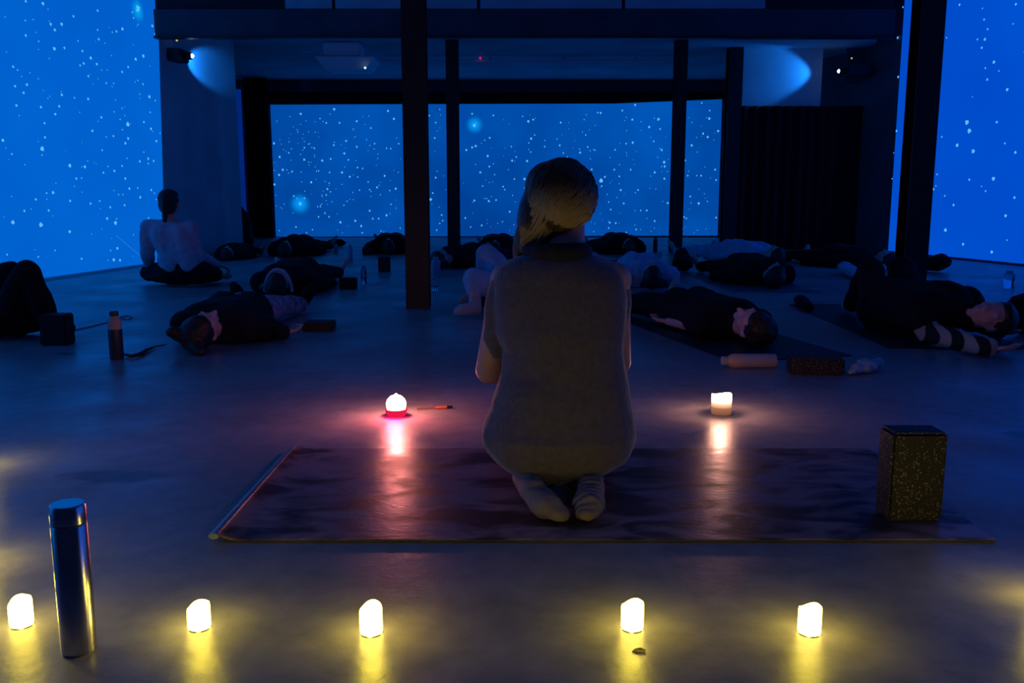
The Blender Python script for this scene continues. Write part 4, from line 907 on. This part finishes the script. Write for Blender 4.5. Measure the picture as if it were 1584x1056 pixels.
# trousers (dark, mostly hidden)
mb = MB()
for q in (-1, 1):
    hp = V((pel.x + q * .085, 2.42, .17)); kn = V((pel.x + q * .12, 2.84, .09)); an = V((pel.x + q * .05, 2.38, .055))
    cone(mb, hp, kn, .105, .088); cone(mb, kn, an, .080, .052)
cone(mb, V((pel.x - .07, 2.45, .2)), V((pel.x + .07, 2.45, .2)), .10, .10)
blob(mb, 'trousers', cloth['charcoal'], wt, .009, 3, .004)
# socked feet, soles up
sock_m = mat('ribbed_sock', (.26, .21, .21), .85, noise_s=30, noise_a=.15, bump=.2, bump_s=30)
nt = sock_m.node_tree; wv = nt.nodes.new('ShaderNodeTexWave'); wv.inputs['Scale'].default_value = 16; wv.inputs['Distortion'].default_value = 3.5; wv.bands_direction = 'Y'
nt.links.new(nt.nodes['Texture Coordinate'].outputs['Object'], wv.inputs[0]); bp = nt.nodes.new('ShaderNodeBump'); bp.inputs['Strength'].default_value = .5; bp.inputs['Distance'].default_value = .006
nt.links.new(wv.outputs[0], bp.inputs['Height']); nt.links.new(bp.outputs[0], nt.nodes['Principled BSDF'].inputs['Normal'])
sock2 = mat('smooth_sock', (.26, .21, .21), .85, noise_s=30, noise_a=.15, bump=.3, bump_s=16)
def foot(heel, mid, ball, toe, m, label):
    mb = MB(); cone(mb, heel, mid, .036, .036, .9); cone(mb, mid, ball, .036, .042, .75); cone(mb, ball, toe, .042, .030, .65)
    dr = (toe - ball).normalized(); sd = dr.cross(Z)
    for k in range(5): ell(mb, toe + sd * (-.022 + .011 * k) + dr * (.004 - .0012 * (k - 1) ** 2), (.012, .014, .013))
    o = blob(mb, 'sock', m, wt, .005, 3, .003, .03); o['label'] = label; return o
foot(G(812, 742, .05) + V((0, .03, 0)), G(826, 760, .05), G(846, 782, .036), G(864, 793, .026), sock2, 'smooth soled sock')
foot(G(915, 738, .05) + V((0, .05, 0)), G(914, 756, .05), G(911, 778, .036), G(908, 792, .026), sock_m, 'wrinkled sock')
# hair: rounded crown swept into a gathered tail over one shoulder
hairw = mat('golden_brown_hair', (.09, .06, .035), .42, noise_s=20, noise_a=.5, bump=.5, bump_s=30)
nt = hairw.node_tree; mpn = nt.nodes['Mapping']; mpn.inputs['Scale'].default_value = (2.2, 2.2, .5)
mb = MB()
ell(mb, hc + V((.006, -.028, .030)), (.083, .092, .090)); ell(mb, hc + V((-.008, -.048, -.012)), (.080, .066, .078))
ell(mb, W(893, 315, 2.50), (.038, .06, .05)); ell(mb, W(828, 338, 2.46), (.050, .05, .06)); cone(mb, W(848, 285, 2.48), W(818, 340, 2.49), .062, .036); cone(mb, W(868, 352, 2.455), W(822, 380, 2.47), .034, .032)
cone(mb, W(850, 325, 2.47), W(818, 362, 2.50), .062, .036); cone(mb, W(818, 362, 2.50), W(810, 388, 2.52), .040, .032); cone(mb, W(880, 318, 2.46), W(830, 352, 2.46), .048, .040)
cone(mb, W(810, 388, 2.52), W(812, 440, 2.58), .032, .022)
blob(mb, 'hair', hairw, wt, .005, 4, .003, .04)
rs = random.Random(11); mb = MB()
for k in range(300):
    u_ = rs.random(); a_ = R(-62 + 175 * u_)                       # start points over crown and back of the head
    c = hc + V((.004, -.030, .020))
    dr = V((math.sin(a_) * .9, -abs(math.cos(a_)) * .45 - .55 * rs.random(), rs.uniform(-.1, .95)))
    dr.normalize(); st = c + V((dr.x * .090, dr.y * .096, dr.z * .100))
    en = W(818 + rs.uniform(-14, 14), 364 + rs.uniform(-16, 18), 2.432)
    pts = []
    for i in range(8):
        q = i / 7; p = st.lerp(en, q); rel_ = p - c; tgt = .092 * (1 - q) + rel_.length * q
        if rel_.length < .094 and q < .85: p = c + rel_.normalized() * (.0955 + .003 * rs.random())
        p = p + V((0, 0, -.010 * math.sin(math.pi * q))); pts.append(p)
    mb.tube(pts, [.0010 + .0018 * math.sin(math.pi * (i + .6) / 8.2) for i in range(8)], 5)
strm = mat('candle_glow_hair_strands', (.3, .2, .08), .4); nt = strm.node_tree
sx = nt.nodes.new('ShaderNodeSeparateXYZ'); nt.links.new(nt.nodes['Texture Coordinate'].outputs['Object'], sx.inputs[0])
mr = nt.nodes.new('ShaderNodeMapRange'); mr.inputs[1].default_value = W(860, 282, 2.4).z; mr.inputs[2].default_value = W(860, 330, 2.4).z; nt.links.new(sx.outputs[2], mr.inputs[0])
rr = nt.nodes.new('ShaderNodeValToRGB'); rr.color_ramp.elements[0].color = (.05, .035, .02, 1); rr.color_ramp.elements[1].color = (.58, .42, .19, 1)  # dark crown, golden below: candle glow painted into the strand colour
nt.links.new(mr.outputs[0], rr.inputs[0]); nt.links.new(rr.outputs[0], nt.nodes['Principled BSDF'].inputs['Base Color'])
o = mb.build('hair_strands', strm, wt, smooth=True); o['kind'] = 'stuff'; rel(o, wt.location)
bake_blobs()
